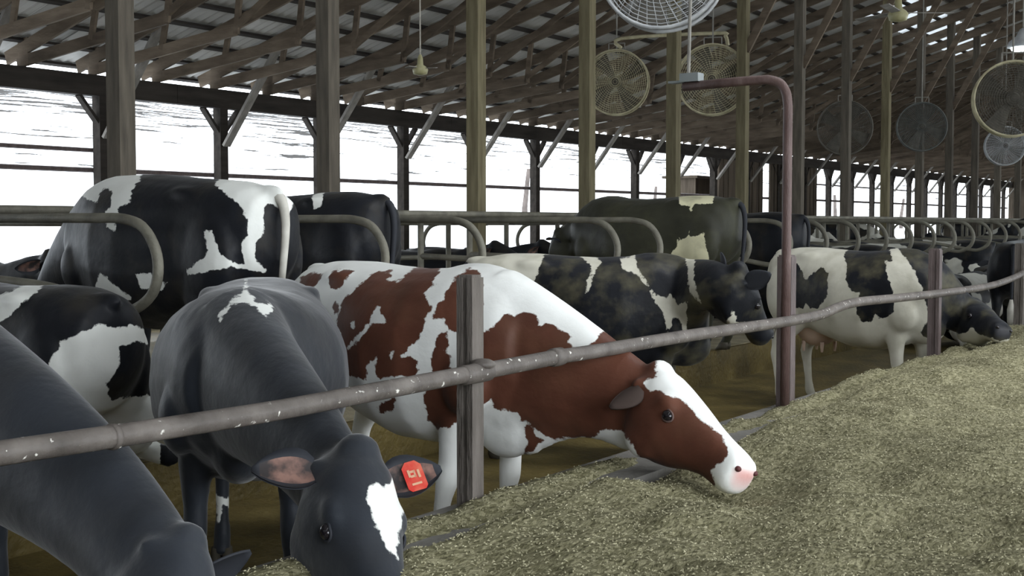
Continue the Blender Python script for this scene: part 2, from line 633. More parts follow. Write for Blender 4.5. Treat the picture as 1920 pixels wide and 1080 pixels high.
M['ear_pink'] = noise_mat('ear_inside', [(0.4, (0.035, 0.030, 0.030)), (0.62, (0.22, 0.125, 0.10))], 16, 0.7, 0)
M['tag_red'] = noise_mat('tag_red', [(0.4, (0.55, 0.035, 0.025)), (0.65, (0.62, 0.13, 0.08))], 20, 0.5, 0)
M['tag_ink'] = mat_plain('tag_print', (0.60, 0.35, 0.22), 0.6)
M['tail_hair'] = noise_mat('tail_hair', [(0.3, (0.45, 0.43, 0.38)), (0.7, (0.62, 0.60, 0.54))], 12, 0.8, 0)

# ------------------------------------------------------------------ building shell
T0, T1 = -8.0, 73.0
D_FEED = 2.72
D_POST = 8.2
D_EAVE = 15.9
SLOPE = 0.298
EAVE_Z = 3.86         # top of the header beam
S = 2.44


def roof_z(D):
    return EAVE_Z + 0.28 + (D_EAVE - D) * SLOPE


D_RIDGE = 0.4
# floor of the cow alleys
mb = MB()
n = 60
for i in range(2):
    pass
mb.box((-16.3, T0, -0.2), (-2.9, T1, 0.0))
fl = mb.build('floor', M['alley'])
tag(fl, kind='structure')
# feed lane slab, higher than the alley
mb = MB()
mb.box((-2.5, T0, -0.2), (8, T1, 0.40))
tag(mb.build('feed_lane_floor', M['concrete']), kind='structure')
# concrete curb below the feed rail
mb = MB()
for k in range(27):
    y0 = T0 + k * 3.0
    mb.box((-2.86, y0 + 0.006, -0.1), (-2.52, y0 + 2.994, 0.575))
tag(mb.build('feed_curb', M['concrete']), kind='structure')
# stall platform
mb = MB()
mb.box((-11.0, T0, 0.0), (-5.55, T1, 0.35))
tag(mb.build('stall_platform', M['bedding']), kind='structure')
mb = MB()
mb.box((-5.56, T0, 0.0), (-5.50, T1, 0.34))
tag(mb.build('stall_curb', M['alley']), kind='structure')
# low wall and solid bay of the far side
mb = MB()
mb.box((-16.25, T0, 0.0), (-16.0, T1, 0.95))
tag(mb.build('wall_left', M['concrete']), kind='structure')

# solid boarded bay: planks as pieces
tA, tB = TX(1347, D_EAVE), TX(1528, D_EAVE)
bay = empty('boarded_bay', (-D_EAVE, tA, 0.95))
tag(bay, kind='structure')
pk = MB()
pk.box((-0.03, 0.008, 0), (0.03, 0.292, 2.62))
pkm = pk.mesh('plank', M['board_wood'])
k = 0
y = 0.0
slit0, slit1 = TX(1428, D_EAVE) - tA, TX(1436, D_EAVE) - tA
while y < tB - tA:
    if not (slit0 - 0.25 < y < slit1):
        o = link('plank', pkm, bay, (0.02 * ((k * 7) % 3 - 1), y, 0))
        o['kind'] = 'structure'
    y += 0.3
    k += 1

# side framing: header, eave posts with knee braces, horizontal rails
mb = MB()
for k in range(11):
    y0 = T0 + k * 7.4
    mb.box((-D_EAVE - 0.09, y0, EAVE_Z - 0.31), (-D_EAVE + 0.09, y0 + 7.39, EAVE_Z))
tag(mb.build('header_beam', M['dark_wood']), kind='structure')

me_post = MB()
me_post.box((-0.085, -0.085, 0), (0.085, 0.085, EAVE_Z - 0.31))
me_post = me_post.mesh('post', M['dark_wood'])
me_kb = MB()
me_kb.beam((0.125, 0.0, 2.93), (1.36, 0.0, 4.50), 0.05, 0.15, (0, 1, 0))
me_kb = me_kb.mesh('knee_brace', M['grey_wood'])
me_sb = MB()
me_sb.beam((0, 0.06, 3.15), (0, 0.40, 3.545), 0.05, 0.11, (1, 0, 0))
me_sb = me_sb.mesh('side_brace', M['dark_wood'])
me_sb2 = MB()
me_sb2.beam((0, -0.06, 3.15), (0, -0.40, 3.545), 0.05, 0.11, (1, 0, 0))
me_sb2 = me_sb2.mesh('side_brace', M['dark_wood'])
te0 = TX(192, D_EAVE)
xs = []
i = -2
while te0 + i * S < T1:
    t = te0 + i * S
    if t > T0:
        xs.append(t)
    i += 1
ordw = ['first', 'second', 'third', 'fourth', 'fifth', 'sixth', 'seventh', 'eighth', 'ninth', 'tenth', 'eleventh', 'twelfth']
for i, t in enumerate(xs):
    r = empty('eave_post', (-D_EAVE, t, 0))
    vis = i - 1
    j = i - 2
    if 0 <= j < 10:
        lab = 'dark timber wall post with slanting knee braces, %s from the left along the snowy opening' % ordw[j]
    else:
        lab = 'distant dark timber wall post with braces along the far open side'
    tag(r, lab, 'post', 'timber posts of the open side wall')
    link('post', me_post, r)
    link('knee_brace', me_kb, r)
    link('side_brace', me_sb, r)
    link('side_brace', me_sb2, r)

mb = MB()
mb.tube([(-D_EAVE - 0.16, T0, CAMZ + 0.80), (-D_EAVE - 0.16, T1, CAMZ + 0.80)], 0.04, 8)
r = mb.build('wall_rail', M['brown_steel'])
tag(r, 'long dark horizontal rail crossing all the openings of the snowy side wall', 'rail')
mb = MB()
mb.tube([(-D_EAVE - 0.16, T0, CAMZ + 1.10), (-D_EAVE - 0.16, te0, CAMZ + 1.10)], 0.035, 8)
r = mb.build('wall_rail', M['brown_steel'])
tag(r, 'short dark horizontal rail above the long one at the left photo edge', 'rail')
mb = MB()
mb.tube([(-D_EAVE - 0.16, TX(1528, D_EAVE), CAMZ + 1.36), (-D_EAVE - 0.16, T1, CAMZ + 1.36)], 0.03, 8)
r = mb.build('wall_rail', M['brown_steel'])
tag(r, 'thin upper horizontal rail in the small far openings right of the boarded bay', 'rail')

# roof: corrugated sheets and purlins as pieces
Dl, Dr = 16.62, D_RIDGE
roof = empty('roof', (0, 0, 0))
tag(roof, kind='structure')
mb = MB()
nc = 12
wS = 1.03
vs = []
for j in range(nc + 1):
    yy = j * wS / nc
    zz = 0.012 * (1 if j % 2 else -1)
    vs += [(-Dl, yy, roof_z(Dl) + 0.12 + zz), (-Dr, yy, roof_z(Dr) + 0.12 + zz)]
mb.add(vs, [(2 * j, 2 * j + 1, 2 * j + 3, 2 * j + 2) for j in range(nc)])
me_sheet = mb.mesh('roof_sheet', M['roof_metal'])
# a sheet with a translucent strip for the far part
mb = MB()
mi = []
dd = [Dl, 9.35, 8.25, Dr]
for a in range(3):
    vs = []
    for j in range(nc + 1):
        yy = j * wS / nc
        zz = 0.012 * (1 if j % 2 else -1)
        vs += [(-dd[a], yy, roof_z(dd[a]) + 0.12 + zz), (-dd[a + 1], yy, roof_z(dd[a + 1]) + 0.12 + zz)]
    mb.add(vs, [(2 * j, 2 * j + 1, 2 * j + 3, 2 * j + 2) for j in range(nc)], 1 if a == 1 else 0)
me_sheet2 = mb.mesh('roof_sheet', [M['roof_metal'], M['skylight']])
k = 0
y = T0
s0, s1 = TX(1650, 8.8), TX(1822, 8.8)
while y < T1:
    o = link('roof_sheet', me_sheet2 if s0 < y < s1 else me_sheet, roof, (0, y, 0.004 * (k % 2)))
    o['kind'] = 'structure'
    y += 1.0
    k += 1
D = D_EAVE + 0.6
kk = 0
me_pur = MB()
me_pur.box((-0.045, 0, -0.02), (0.045, T1 - T0, 0.02))
me_pur = me_pur.mesh('purlin', M['dark_wood'])
while D > D_RIDGE + 0.1:
    o = link('purlin', me_pur, roof, (-D, T0, roof_z(D) + 0.085))
    o.rotation_euler = (0, -math.atan(SLOPE), 0)
    o['kind'] = 'structure'
    D -= 0.62
# near half of the roof, falling away behind the camera
mb = MB()
mb.add([(-D_RIDGE + 0.5, T0, roof_z(D_RIDGE)), (14, T0, 4.0), (14, T1, 4.0), (-D_RIDGE + 0.5, T1, roof_z(D_RIDGE))], [(0, 1, 2, 3)])
mb.add([(-D_RIDGE + 0.5, T0, roof_z(D_RIDGE) + 0.03), (14, T0, 4.03), (14, T1, 4.03), (-D_RIDGE + 0.5, T1, roof_z(D_RIDGE) + 0.03)], [(3, 2, 1, 0)])
tag(mb.build('ceiling', M['roof_metal']), kind='structure')
# unseen near end wall, added behind the camera to block daylight from that end
mb = MB()
mb.add([(-16.0, T0, 0), (14, T0, 0), (14, T0, 4.0), (-0.4, T0, roof_z(0.4)), (-16.0, T0, EAVE_Z)], [(4, 3, 2, 1, 0)])
mb.add([(-16.0, T0 - 0.1, 0), (14, T0 - 0.1, 0), (14, T0 - 0.1, 4.0), (-0.4, T0 - 0.1, roof_z(0.4)), (-16.0, T0 - 0.1, EAVE_Z)], [(0, 1, 2, 3, 4)])
tag(mb.build('wall_near_blocker', M['board_wood']), kind='structure')
# end wall far away
mb = MB()
mb.add([(-16.0, T1, 0), (8, T1, 0), (8, T1, 5.5), (-0.4, T1, roof_z(0.4)), (-16.0, T1, EAVE_Z)], [(0, 1, 2, 3, 4)])
mb.add([(-16.0, T1 + 0.1, 0), (8, T1 + 0.1, 0), (8, T1 + 0.1, 5.5), (-0.4, T1 + 0.1, roof_z(0.4)), (-16.0, T1 + 0.1, EAVE_Z)], [(4, 3, 2, 1, 0)])
tag(mb.build('wall_far', M['board_wood']), kind='structure')

# trusses
WT = 0.045


def truss_parts():
    out = []
    chz = EAVE_Z + 0.07

    def bm_(a, b, h=0.10):
        m_ = MB()
        m_.beam((-a[0], 0, a[1]), (-b[0], 0, b[1]), WT, h, (0, 1, 0))
        # beam's height axis lies along the lane: swap so that the board stands on edge
        m2 = MB()
        A = Vector((-a[0], 0, a[1]))
        B = Vector((-b[0], 0, b[1]))
        d = (B - A).normalized()
        up = Vector((0, 1, 0)).cross(d).normalized()
        m2.beam(A, B, WT, h, up)
        return m2
    out.append(('top_chord', bm_((D_EAVE + 0.36, roof_z(D_EAVE + 0.36) - 0.03), (D_RIDGE + 0.3, roof_z(D_RIDGE + 0.3) - 0.03), 0.19)))
    out.append(('bottom_chord', bm_((D_EAVE + 0.1, chz), (D_EAVE - 3.0, chz + 0.36), 0.16)))
    out.append(('heel_block', bm_((D_EAVE - 0.04, chz - 0.05), (D_EAVE - 0.041, chz + 0.34), 0.22)))
    out.append(('web', bm_((D_EAVE - 1.5, chz + 0.2), (D_EAVE - 1.6, roof_z(D_EAVE - 1.6) - 0.1), 0.09)))
    out.append(('web', bm_((D_EAVE - 3.0, chz + 0.3), (D_EAVE - 3.1, roof_z(D_EAVE - 3.1) - 0.1), 0.09)))
    out.append(('web', bm_((D_EAVE - 3.0, chz + 0.4), (D_EAVE - 5.2, roof_z(D_EAVE - 5.2) - 0.1), 0.09)))
    0 and out.append(('lower_chord', bm_((D_EAVE - 2.9, chz + 0.36), (D_POST + 0.2, roof_z(D_POST) - 0.75), 0.14)))
    0 and out.append(('web', bm_((D_EAVE - 5.3, roof_z(D_EAVE - 5.3) - 0.75), (D_EAVE - 5.4, roof_z(D_EAVE - 5.4) - 0.1), 0.09)))
    return out


tp = [(n_, m_.mesh(n_, M['truss_wood'])) for n_, m_ in truss_parts()]
tt0 = TX(48, D_EAVE)
i = -9
nt_ = 0
while True:
    t = tt0 + i * S / 2
    i += 1
    if t < 9.0:
        continue
    if t > T1 - 0.5:
        break
    r = empty('roof_truss', (0, t, 0))
    nt_ += 1
    tag(r, 'brown timber roof truss, %s from the left along the dark header' % ordw[nt_ - 1] if nt_ < 13 else 'sloping brown timber truss further down the corrugated roof', 'truss', 'timber roof trusses in a row')
    for n_, me in tp:
        link(n_, me, r)

# main posts
tm0 = TX(230, D_POST)
mp_h = roof_z(D_POST) - 0.12
me_mp = {}
for key in ('post_wood', 'tan_wood'):
    m_ = MB()
    m_.box((-0.078, -0.078, 0), (0.078, 0.078, mp_h))
    me_mp[key] = m_.mesh('timber', M[key])
m_ = MB()
A = Vector((0.05, 0, 4.35))
B = Vector((1.35, 0, roof_z(D_POST - 1.35) - 0.15))
m_.beam(A, B, 0.05, 0.12, Vector((0, 1, 0)).cross((B - A).normalized()))
me_br = m_.mesh('roof_brace', M['truss_wood'])
i = -2
while tm0 + i * S < T1 - 1:
    t = tm0 + i * S
    r = empty('roof_post', (-D_POST, t, 0.3))
    if 0 <= i < 11:
        lab = 'tall square timber roof post behind the stalls, %s from the left' % ordw[i]
    else:
        lab = 'tall timber roof post in the row behind the stalls, out at the far end'
    tag(r, lab, 'post', 'tall timber roof posts')
    o = link('timber', me_mp['tan_wood' if i in (2, 3, 4, 5, 8) else 'post_wood'], r, (0, 0, -0.0))
    if i > 4:
        link('roof_brace', me_br, r, (0, 0, -0.3))
    i += 1

# ------------------------------------------------------------------ outside
mb = MB()
gx = [-16.2 - (k ** 1.5) * 0.55 for k in range(42)]
gy = [-25 + 7.0 * k for k in range(44)]
for x_ in gx:
    for y_ in gy:
        dist = -16.2 - x_
        # ridge height falls off to the right of the photo (larger y)
        ridge = 11.6 - 0.012 * max(0, y_ - 100)
        f = min(1.0, dist / 75.0)
        z_ = 0.75 + (ridge) * (f * f * (3 - 2 * f)) * 0.95 + 0.25 * mnoise.noise(Vector((x_ * 0.1, y_ * 0.1, 0)))
        mb.v.append((x_, y_, z_))
ny = len(gy)
for a in range(len(gx) - 1):
    for b_ in range(ny - 1):
        mb.f.append((a * ny + b_, a * ny + b_ + 1, (a + 1) * ny + b_ + 1, (a + 1) * ny + b_))
        mb.mi.append(0)
tag(mb.build('snowy_hillside', M['snow'], smooth=True), kind='structure')


def bare_tree(x, y, D, h, lab):
    t_ = TX(x, D)
    rr = random.Random(int(x))
    mb = MB()
    tr = MB()

    def br(mbx, p, d, L, r, lv):
        q = p + d * L
        mbx.tube([p, p + d * L * 0.5 + Vector((rr.uniform(-1, 1), rr.uniform(-1, 1), 0)) * L * 0.05, q], [r, r * 0.8, r * 0.55], 5)
        if lv > 0:
            for _ in range(3):
                nd_ = (d + Vector((rr.uniform(-1, 1), rr.uniform(-1, 1), rr.uniform(-0.3, 0.5))) * 0.75).normalized()
                br(mb, p + d * L * rr.uniform(0.5, 1.0), nd_, L * 0.62, r * 0.5, lv - 1)
    root = empty('bare_tree', (-D, t_, 0.9))
    br(tr, Vector((0, 0, -0.3)), Vector((0.05, 0, 1)).normalized(), h * 0.45, 0.16, 3)
    tr.build('trunk', M['tree'], root)
    tag(root, lab, 'tree')


bare_tree(985, 300, 30, 7.5, 'bare tree on the snow, seen between the third and fourth timber posts')
bare_tree(1225, 320, 34, 7, 'bare tree on the snow just left of the fifth timber post')
bare_tree(1560, 340, 26, 6, 'bare tree outside the small far openings right of the boarded bay')
bare_tree(1690, 340, 26, 6, 'bare tree outside the small far openings, the farther right one')

# dark crate-like shed outside at (1318, 355)
p = PD(1318, 356, 17.5)
mb = MB()
mb.box((-0.5, -1.6, -1.2), (0.5, 1.6, 0.32))
mb.box((-0.6, -1.7, 0.32), (0.6, 1.7, 0.40))
r = mb.build('storage_shed', M['board_wood'])
r.location = p
tag(r, 'small dark board shed on the snow behind the fifth timber post', 'shed')

# ------------------------------------------------------------------ feed
rng = np.random.default_rng(3)


def fz(D, t):
    """feed surface height over the lane"""
    n1 = mnoise.noise(Vector((D * 1.3, t * 0.9, 0.3)))
    n2 = mnoise.noise(Vector((D * 4.0, t * 3.1, 5.3)))
    n3 = mnoise.noise(Vector((D * 13, t * 12, 9.3)))
    base = 0.60 + 0.075 * n1 + 0.042 * n2 + 0.016 * n3
    # heap pushed up along the curb further down the lane
    k = min(1, max(0, (t - 5.0) / 4.0))
    base += 0.11 * k * math.exp(-((D - 2.1) / 0.75) ** 2)
    # hollow that the red cow has eaten out
    mt = MUZ.y
    base -= 0.10 * math.exp(-(((D + MUZ.x) / 0.22) ** 2 + ((t - mt) / 0.30) ** 2))
    base += 0.03 * math.exp(-(((D + MUZ.x - 0.05) / 0.5) ** 2 + ((t - mt + 0.3) / 0.5) ** 2))
    # thin cover where the curb shows through
    cv = math.exp(-((D - 2.56) / 0.07) ** 2)
    rv = mnoise.noise(Vector((3.3, t * 1.4, 1.0)))
    base -= cv * (0.05 + 0.10 * max(0, rv))
    if D > 2.74:
        base = min(base, 0.60) - (D - 2.74) * 1.6
    return base


MUZ = P(1395, 895, 5.05)
Ds = list(np.arange(2.95, -0.2, -0.035)) + list(np.arange(-0.2, -3.5, -0.25))
Ts = list(np.arange(1.2, 9.0, 0.035)) + list(np.arange(9.0, 20, 0.1)) + list(np.arange(20, 66, 0.6))
mb = MB()
for D in Ds:
    for t in Ts:
        mb.v.append((-D, t, fz(D, t)))
nT = len(Ts)
for a in range(len(Ds) - 1):
    for b_ in range(nT - 1):
        mb.f.append((a * nT + b_, (a + 1) * nT + b_, (a + 1) * nT + b_ + 1, a * nT + b_ + 1))
mb.mi = [0] * len(mb.f)
feed = mb.build('silage', M['feed'], smooth=True)
tag(feed, 'heap of chopped olive brown silage spread along the feed curb', 'feed', kind='stuff')
# loose bits of stalk lying in it
vs, fs = [], []
for i in range(34000):
    D = 2.8 - 2.9 * rng.random() ** 1.1
    t = 2.0 + 11 * rng.random() ** 1.5
    z = fz(D, t) + 0.003
    a = rng.random() * 6.28
    L = 0.002 + 0.005 * rng.random()
    wd = 0.0012 + 0.0016 * rng.random()
    tl = (rng.random() - 0.3) * 0.8
    d = Vector((math.cos(a), math.sin(a), tl))
    s_ = Vector((-math.sin(a), math.cos(a), 0)) * wd
    c = Vector((-D, t, z))
    n0 = len(vs)
    vs += [c - d * L - s_, c - d * L + s_, c + d * L + s_, c + d * L - s_, c + Vector((0, 0, 0.004))]
    fs += [(n0, n0 + 1, n0 + 4), (n0 + 1, n0 + 2, n0 + 4), (n0 + 2, n0 + 3, n0 + 4), (n0 + 3, n0, n0 + 4)]
me = bpy.data.meshes.new('stalk_bits')
me.from_pydata([tuple(v) for v in vs], [], fs)
me.materials.append(M['straw'])
o = link('stalk_bits', me, feed)
o['kind'] = 'stuff'

# ------------------------------------------------------------------ feed rail and its posts
rail = empty('feed_rail', PD(880, 700, D_FEED))
tag(rail, 'worn grey pipe rail crossing the whole photo above the feed', 'rail')
rinv = Vector(rail.location)
ptsA = [(-900, 1000), (-260, 893), (0, 850), (200, 820), (380, 792), (533, 767), (700, 735), (853, 706), (1000, 678), (1050, 668)]
ptsB = [(1046, 669), (1133, 656), (1280, 631), (1460, 605), (1535, 591), (1570, 577), (1610, 566), (1700, 557), (1800, 545), (1860, 535), (1900, 521), (1925, 508)]
mb = MB()
mb.tube(catmull([PD(x, y, D_FEED - 0.02) - rinv for x, y in ptsA], 4), 0.031, 14)
mb.build('pipe', M['rail'], rail, smooth=True)
mb = MB()
mb.tube(catmull([PD(x, y, D_FEED - 0.02) - rinv for x, y in ptsB], 5), 0.030, 14)
mb.build('pipe', M['rail'], rail, smooth=True)
for (x0, y0, x1, y1, rr_) in [(206, 820, 217, 818, 0.0345), (1035, 671, 1052, 668, 0.037), (868, 704, 915, 696, 0.036)]:
    mb = MB()
    a, b_ = PD(x0, y0, D_FEED - 0.02) - rinv, PD(x1, y1, D_FEED - 0.02) - rinv
    mb.tube([a, a.lerp(b_, 0.5), b_], [rr_, rr_ * 1.03, rr_], 14)
    o = mb.build('coupling', M['rail'], rail, smooth=True)
mb = MB()
mb.ball(PD(905, 683, D_FEED - 0.02) - rinv, (0.05, 0.05, 0.022), 10, 6)
mb.build('weld_lump', M['rail'], rail, smooth=True)


def feed_post(x, ytop, ybot, wx, wy, mat, lab, extra=None):
    t = TX(x, D_FEED + 0.06)
    top = PD(x, ytop, D_FEED + 0.06).z
    r = empty('feed_post', (-(D_FEED + 0.06), t, 0.45))
    tag(r, lab, 'post', 'posts of the feed rail')
    mb = MB()
    mb.box((-wx / 2, -wy / 2, 0), (wx / 2, wy / 2, top - 0.45))
    mb.build('web_plate', mat, r)
    mb = MB()
    mb.box((-wx / 2 - 0.006, -wy / 2 - 0.008, 0), (-wx / 2 + 0.02, wy / 2 + 0.008, top - 0.46))
    mb.build('flange', mat, r)
    mb = MB()
    mb.box((wx / 2 - 0.02, -wy / 2 - 0.008, 0), (wx / 2 + 0.006, wy / 2 + 0.008, top - 0.46))
    mb.build('flange', mat, r)
    return r


feed_post(881, 515, 960, 0.06, 0.058, M['feed_post'], 'weathered grey upright post in front of the red and white cow')
fp2 = feed_post(1476, 478, 757, 0.075, 0.06, M['brown_steel'], 'brown upright post under the tall bent red pipe')
feed_post(1755, 466, 560, 0.075, 0.06, M['brown_steel'], 'short brown upright post behind the neck of the right cow')
feed_post(1914, 456, 620, 0.075, 0.06, M['feed_post'], 'brown upright post cut by the right photo edge')
# bent red pipe
r = empty('bent_pipe', (-(D_FEED + 0.0), TX(1475, D_FEED), 0))
tag(r, 'tall rusty red pipe bent into a hook over the feed rail', 'pipe')
org = Vector(r.location)
t_p = org.y
zt = PD(1475, 146, D_FEED).z
mb = MB()
pts = [(0, 0, 0.6), (0, 0, 1.6), (0, 0, zt - 0.16), (-0.012, 0, zt - 0.08), (-0.05, 0, zt - 0.025), (-0.12, 0, zt), (-0.3, 0, zt), (-0.65, 0, zt - 0.01)]
pp = [Vector(p) for p in pts]
mb.tube([pp[0], pp[1]] + catmull(pp[2:6], 5) + pp[6:], 0.027, 12)
mb.build('pipe', M['red_pipe'], r, smooth=True)
mb = MB()
mb.tube([(-0.62, 0, zt + 0.05), (-0.61, 0.0, zt + 0.55)], 0.011, 8)
mb.build('hanger_rod', M['galv'], r)
mb = MB()
mb.box((-0.66, -0.04, zt + 0.015), (-0.54, 0.04, zt + 0.065))
mb.build('switch_box', M['plastic_grey'], r)
mb = MB()
mb.box((-0.74, -0.03, zt + 0.012), (-0.64, 0.03, zt + 0.025))
mb.build('bracket', M['plastic_grey'], r)

# ------------------------------------------------------------------ stall dividers
D_REAR = 5.5


def divider_mesh(front, rear, zt, zb, sgn):
    """loop hung from the top pipe; rear end is the rounded one"""
    mb = MB()
    L = abs(front - rear)
    pts = [(-sgn * L, 0, zt), (-sgn * 0.45, 0, zt), (-sgn * 0.28, 0, zt - 0.005), (-sgn * 0.12, 0, zt - 0.05), (-sgn * 0.02, 0, zt - 0.17), (0, 0, zt - 0.30), (-sgn * 0.05, 0, zt - 0.42),
           (-sgn * 0.18, 0, zb + 0.01), (-sgn * 0.30, 0, zb), (-sgn * 0.6, 0, zb + 0.05), (-sgn * 1.1, 0, zb + 0.12), (-sgn * L, 0, zb + 0.16)]
    pp = [Vector(p) for p in pts]
    mb.tube([pp[0]] + catmull(pp[1:], 4), 0.030, 10)
    m1 = mb.mesh('loop_pipe', M['stall_pipe'], True)
    mb = MB()
    mb.tube([(-sgn * L, 0, 0.33), (-sgn * L, 0, zt + 0.06)], 0.032, 10)
    m2 = mb.mesh('upright', M['stall_pipe'], True)
    return m1, m2


ZT = CAMZ + 0.028
dm = divider_mesh(7.7, D_REAR, ZT, 1.165, 1)
rear_x = [295, 722, 1158, 1238, 1405]
tl = [TX(x, D_REAR) for x in rear_x]
tl = [tl[0], tl[1], tl[1] + 1.15, tl[2], tl[3], tl[4]]
tt = tl[-1]
while tt < 58:
    tt += 1.2
    tl.append(tt)
tl = [tl[0] - 1.3] + tl
names = ['curved pipe stall divider nearest the left photo edge', 'curved grey pipe stall divider looping in front of the standing cow at left', 'curved pipe stall divider just right of the second timber post',
          'curved pipe stall divider ending right at the third timber post', 'curved pipe stall divider, left of two against the dusty black stall cow',
         'curved pipe stall divider, right of two against the dusty black stall cow', 'curved pale pipe stall divider beside the sixth timber post']
for i, t in enumerate(tl):
    r = empty('stall_divider', (-D_REAR, t, 0))
    lab = names[i] if i < len(names) else ('curved pipe stall divider of the near row, %s one right of the bent red pipe' % ordw[i - 7] if i < 19 else 'small distant curved pipe stall divider of the near row')
    tag(r, lab, 'stall divider', 'stall dividers of the near row')
    for n_, me in zip(('loop_pipe', 'upright'), dm):
        link(n_, me, r)
dm2 = divider_mesh(8.75, 10.95, ZT - 0.03, 1.10, -1)
t = tl[0] - 1.2
while t < 60:
    r = empty('stall_divider', (-10.95, t, 0))
    tag(r, 'curved pipe stall divider in the far row facing the snowy openings', 'stall divider', 'stall dividers of the far row')
    for n_, me in zip(('loop_pipe', 'upright'), dm2):
        link(n_, me, r)
    t += 1.2
for D_, z_, lab in ((7.6, ZT + 0.062, 'long neck rail lying over the near row of stall dividers'), (8.9, ZT + 0.02, 'long neck rail lying over the far row of stall dividers')):
    mb = MB()
    mb.tube([(-D_, T0, z_), (-D_, 60, z_)], 0.032, 10)
    r = mb.build('neck_rail', M['stall_pipe'], smooth=True)
    tag(r, lab, 'rail')

# ------------------------------------------------------------------ fans and lamps


def fan(x, y, d, R, lab, wire, turn=0.35, guard=None):
    guard = guard or wire
    c = P(x, y, d)
    r = empty('barn_fan', c, turn)
    tag(r, lab, 'fan', 'round ventilation fans under the roof')
    hw = 0.11
    ring = [(R * math.cos(a), -hw, R * math.sin(a)) for a in [2 * math.pi * k / 40 for k in range(40)]]
    ring2 = [(R * math.cos(a), hw, R * math.sin(a)) for a in [2 * math.pi * k / 40 for k in range(40)]]
    mb = MB()
    mb.tube(ring, 0.016, 6, closed=True)
    mb.tube(ring2, 0.016, 6, closed=True)
    mb.build('rim', M[wire], r, True)
    mb = MB()
    vs = []
    for k in range(40):
        a = 2 * math.pi * k / 40
        for yy, rr_ in ((-hw, R * 0.985), (hw, R * 0.985), (hw, R * 0.97), (-hw, R * 0.97)):
            vs.append((rr_ * math.cos(a), yy * 0.5, rr_ * math.sin(a)))
    fs = []
    for k in range(40):
        k2 = (k + 1) % 40
        for j in range(4):
            fs.append((k * 4 + j, k * 4 + (j + 1) % 4, k2 * 4 + (j + 1) % 4, k2 * 4 + j))
    mb.add(vs, fs)
    mb.build('shroud', M[wire], r, True)
    # wire guard on the front and back
    for sg in (-1, 1):
        mb = MB()
        for q in range(1, 16):
            rr_ = R * q / 16
            yy = sg * (hw + 0.05 * math.cos(q / 16 * 1.5))
            mb.tube([(rr_ * math.cos(a), yy, rr_ * math.sin(a)) for a in [2 * math.pi * k / 24 for k in range(24)]], 0.0035, 4, closed=True)
        for q in range(36):
            a = 2 * math.pi * q / 36
            mb.tube([(0.06 * math.cos(a), sg * (hw + 0.05), 0.06 * math.sin(a)), (R * 0.6 * math.cos(a + 0.15), sg * (hw + 0.035), R * 0.6 * math.sin(a + 0.15)), (R * math.cos(a + 0.3), sg * hw, R * math.sin(a + 0.3))], 0.003, 4)
        o = mb.build('wire_guard', M[guard], r)
        o['kind'] = 'stuff'
    mb = MB()
    mt = Matrix.Rotation(math.radians(90), 4, 'X')
    mb.lathe([(0.05, -0.12), (0.09, -0.10), (0.09, 0.08), (0.05, 0.10)], 16, mt)
    mb.build('motor', M['fan_dark'], r, True)
    bl = MB()
    vs = []
    nL = 6
    for i_ in range(nL + 1):
        u = i_ / nL
        rr_ = 0.07 + u * (R * 0.93 - 0.07)
        wd = 0.055 + 0.10 * u
        tw = 0.7 - 0.35 * u
        for s_ in (-1, 1):
            vs.append((rr_, s_ * wd * math.sin(tw) , s_ * wd * math.cos(tw)))
    bl.add(vs, [(2 * i_, 2 * i_ + 1, 2 * i_ + 3, 2 * i_ + 2) for i_ in range(nL)])
    n0 = len(vs)
    bl.add([(a, b + 0.004, c_) for a, b, c_ in vs], [(2 * i_ + 2, 2 * i_ + 3, 2 * i_ + 1, 2 * i_) for i_ in range(nL)])
    mB = bl.mesh('blade', M['fan_dark'], True)
    for k in range(4):
        o = link('blade', mB, r)
        o.rotation_euler = (0, 2 * math.pi * k / 4 + 0.4 + x * 0.01, 0)
    # hanger up to the trusses
    zroof = roof_z(-c.x) + 0.09 - c.z
    mb = MB()
    mb.tube([(0.0, 0, R), (0.0, 0, R + 0.12), (0.0, 0, zroof)], 0.014, 6)
    mb.tube([(-0.14, 0, R + 0.12), (0.14, 0, R + 0.12)], 0.012, 6)
    mb.tube([(-0.14, 0, R * 0.97), (-0.14, 0, R + 0.12)], 0.010, 6)
    mb.tube([(0.14, 0, R * 0.97), (0.14, 0, R + 0.12)], 0.010, 6)
    mb.build('hanger', M['galv'], r)
    return r


fan(1243, -62, 10.4, 0.50, 'big grey wire fan cut by the top photo edge, nearest of all fans', 'fan_grey')
fan(1156, 155, 22.5, 0.56, 'round tan wire fan right beside the fourth timber post', 'fan_tan')
fan(1336, 150, 20.7, 0.56, 'round tan wire fan behind the left end of the bent red pipe', 'fan_tan')
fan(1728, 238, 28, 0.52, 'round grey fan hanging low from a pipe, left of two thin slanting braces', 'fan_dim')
fan(1898, 186, 17, 0.49, 'large dusty fan at the right photo edge below the bright lamp', 'fan_tan', guard='fan_dark')  # dark guard colour stands in for the dim hollow inside
fan(1884, 274, 29, 0.43, 'small pale grey fan under the large dusty fan at right', 'fan_grey')
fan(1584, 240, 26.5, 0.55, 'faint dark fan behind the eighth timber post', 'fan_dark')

# pipe bar that carries the two tan fans
mb = MB()
a = P(1165, 72, 21.5)
b_ = P(1345, 62, 21.0)
mb.tube(catmull([a + Vector((0, 0, -0.16)), a, b_, b_ + Vector((0.12, 0.05, -0.05)), b_ + Vector((0.16, 0.06, -0.2))], 4), 0.03, 8)
r = mb.build('fan_bar', M['fan_tan'], smooth=True)
tag(r, 'horizontal tan pipe bar with bent end above the two tan fans', 'pipe')


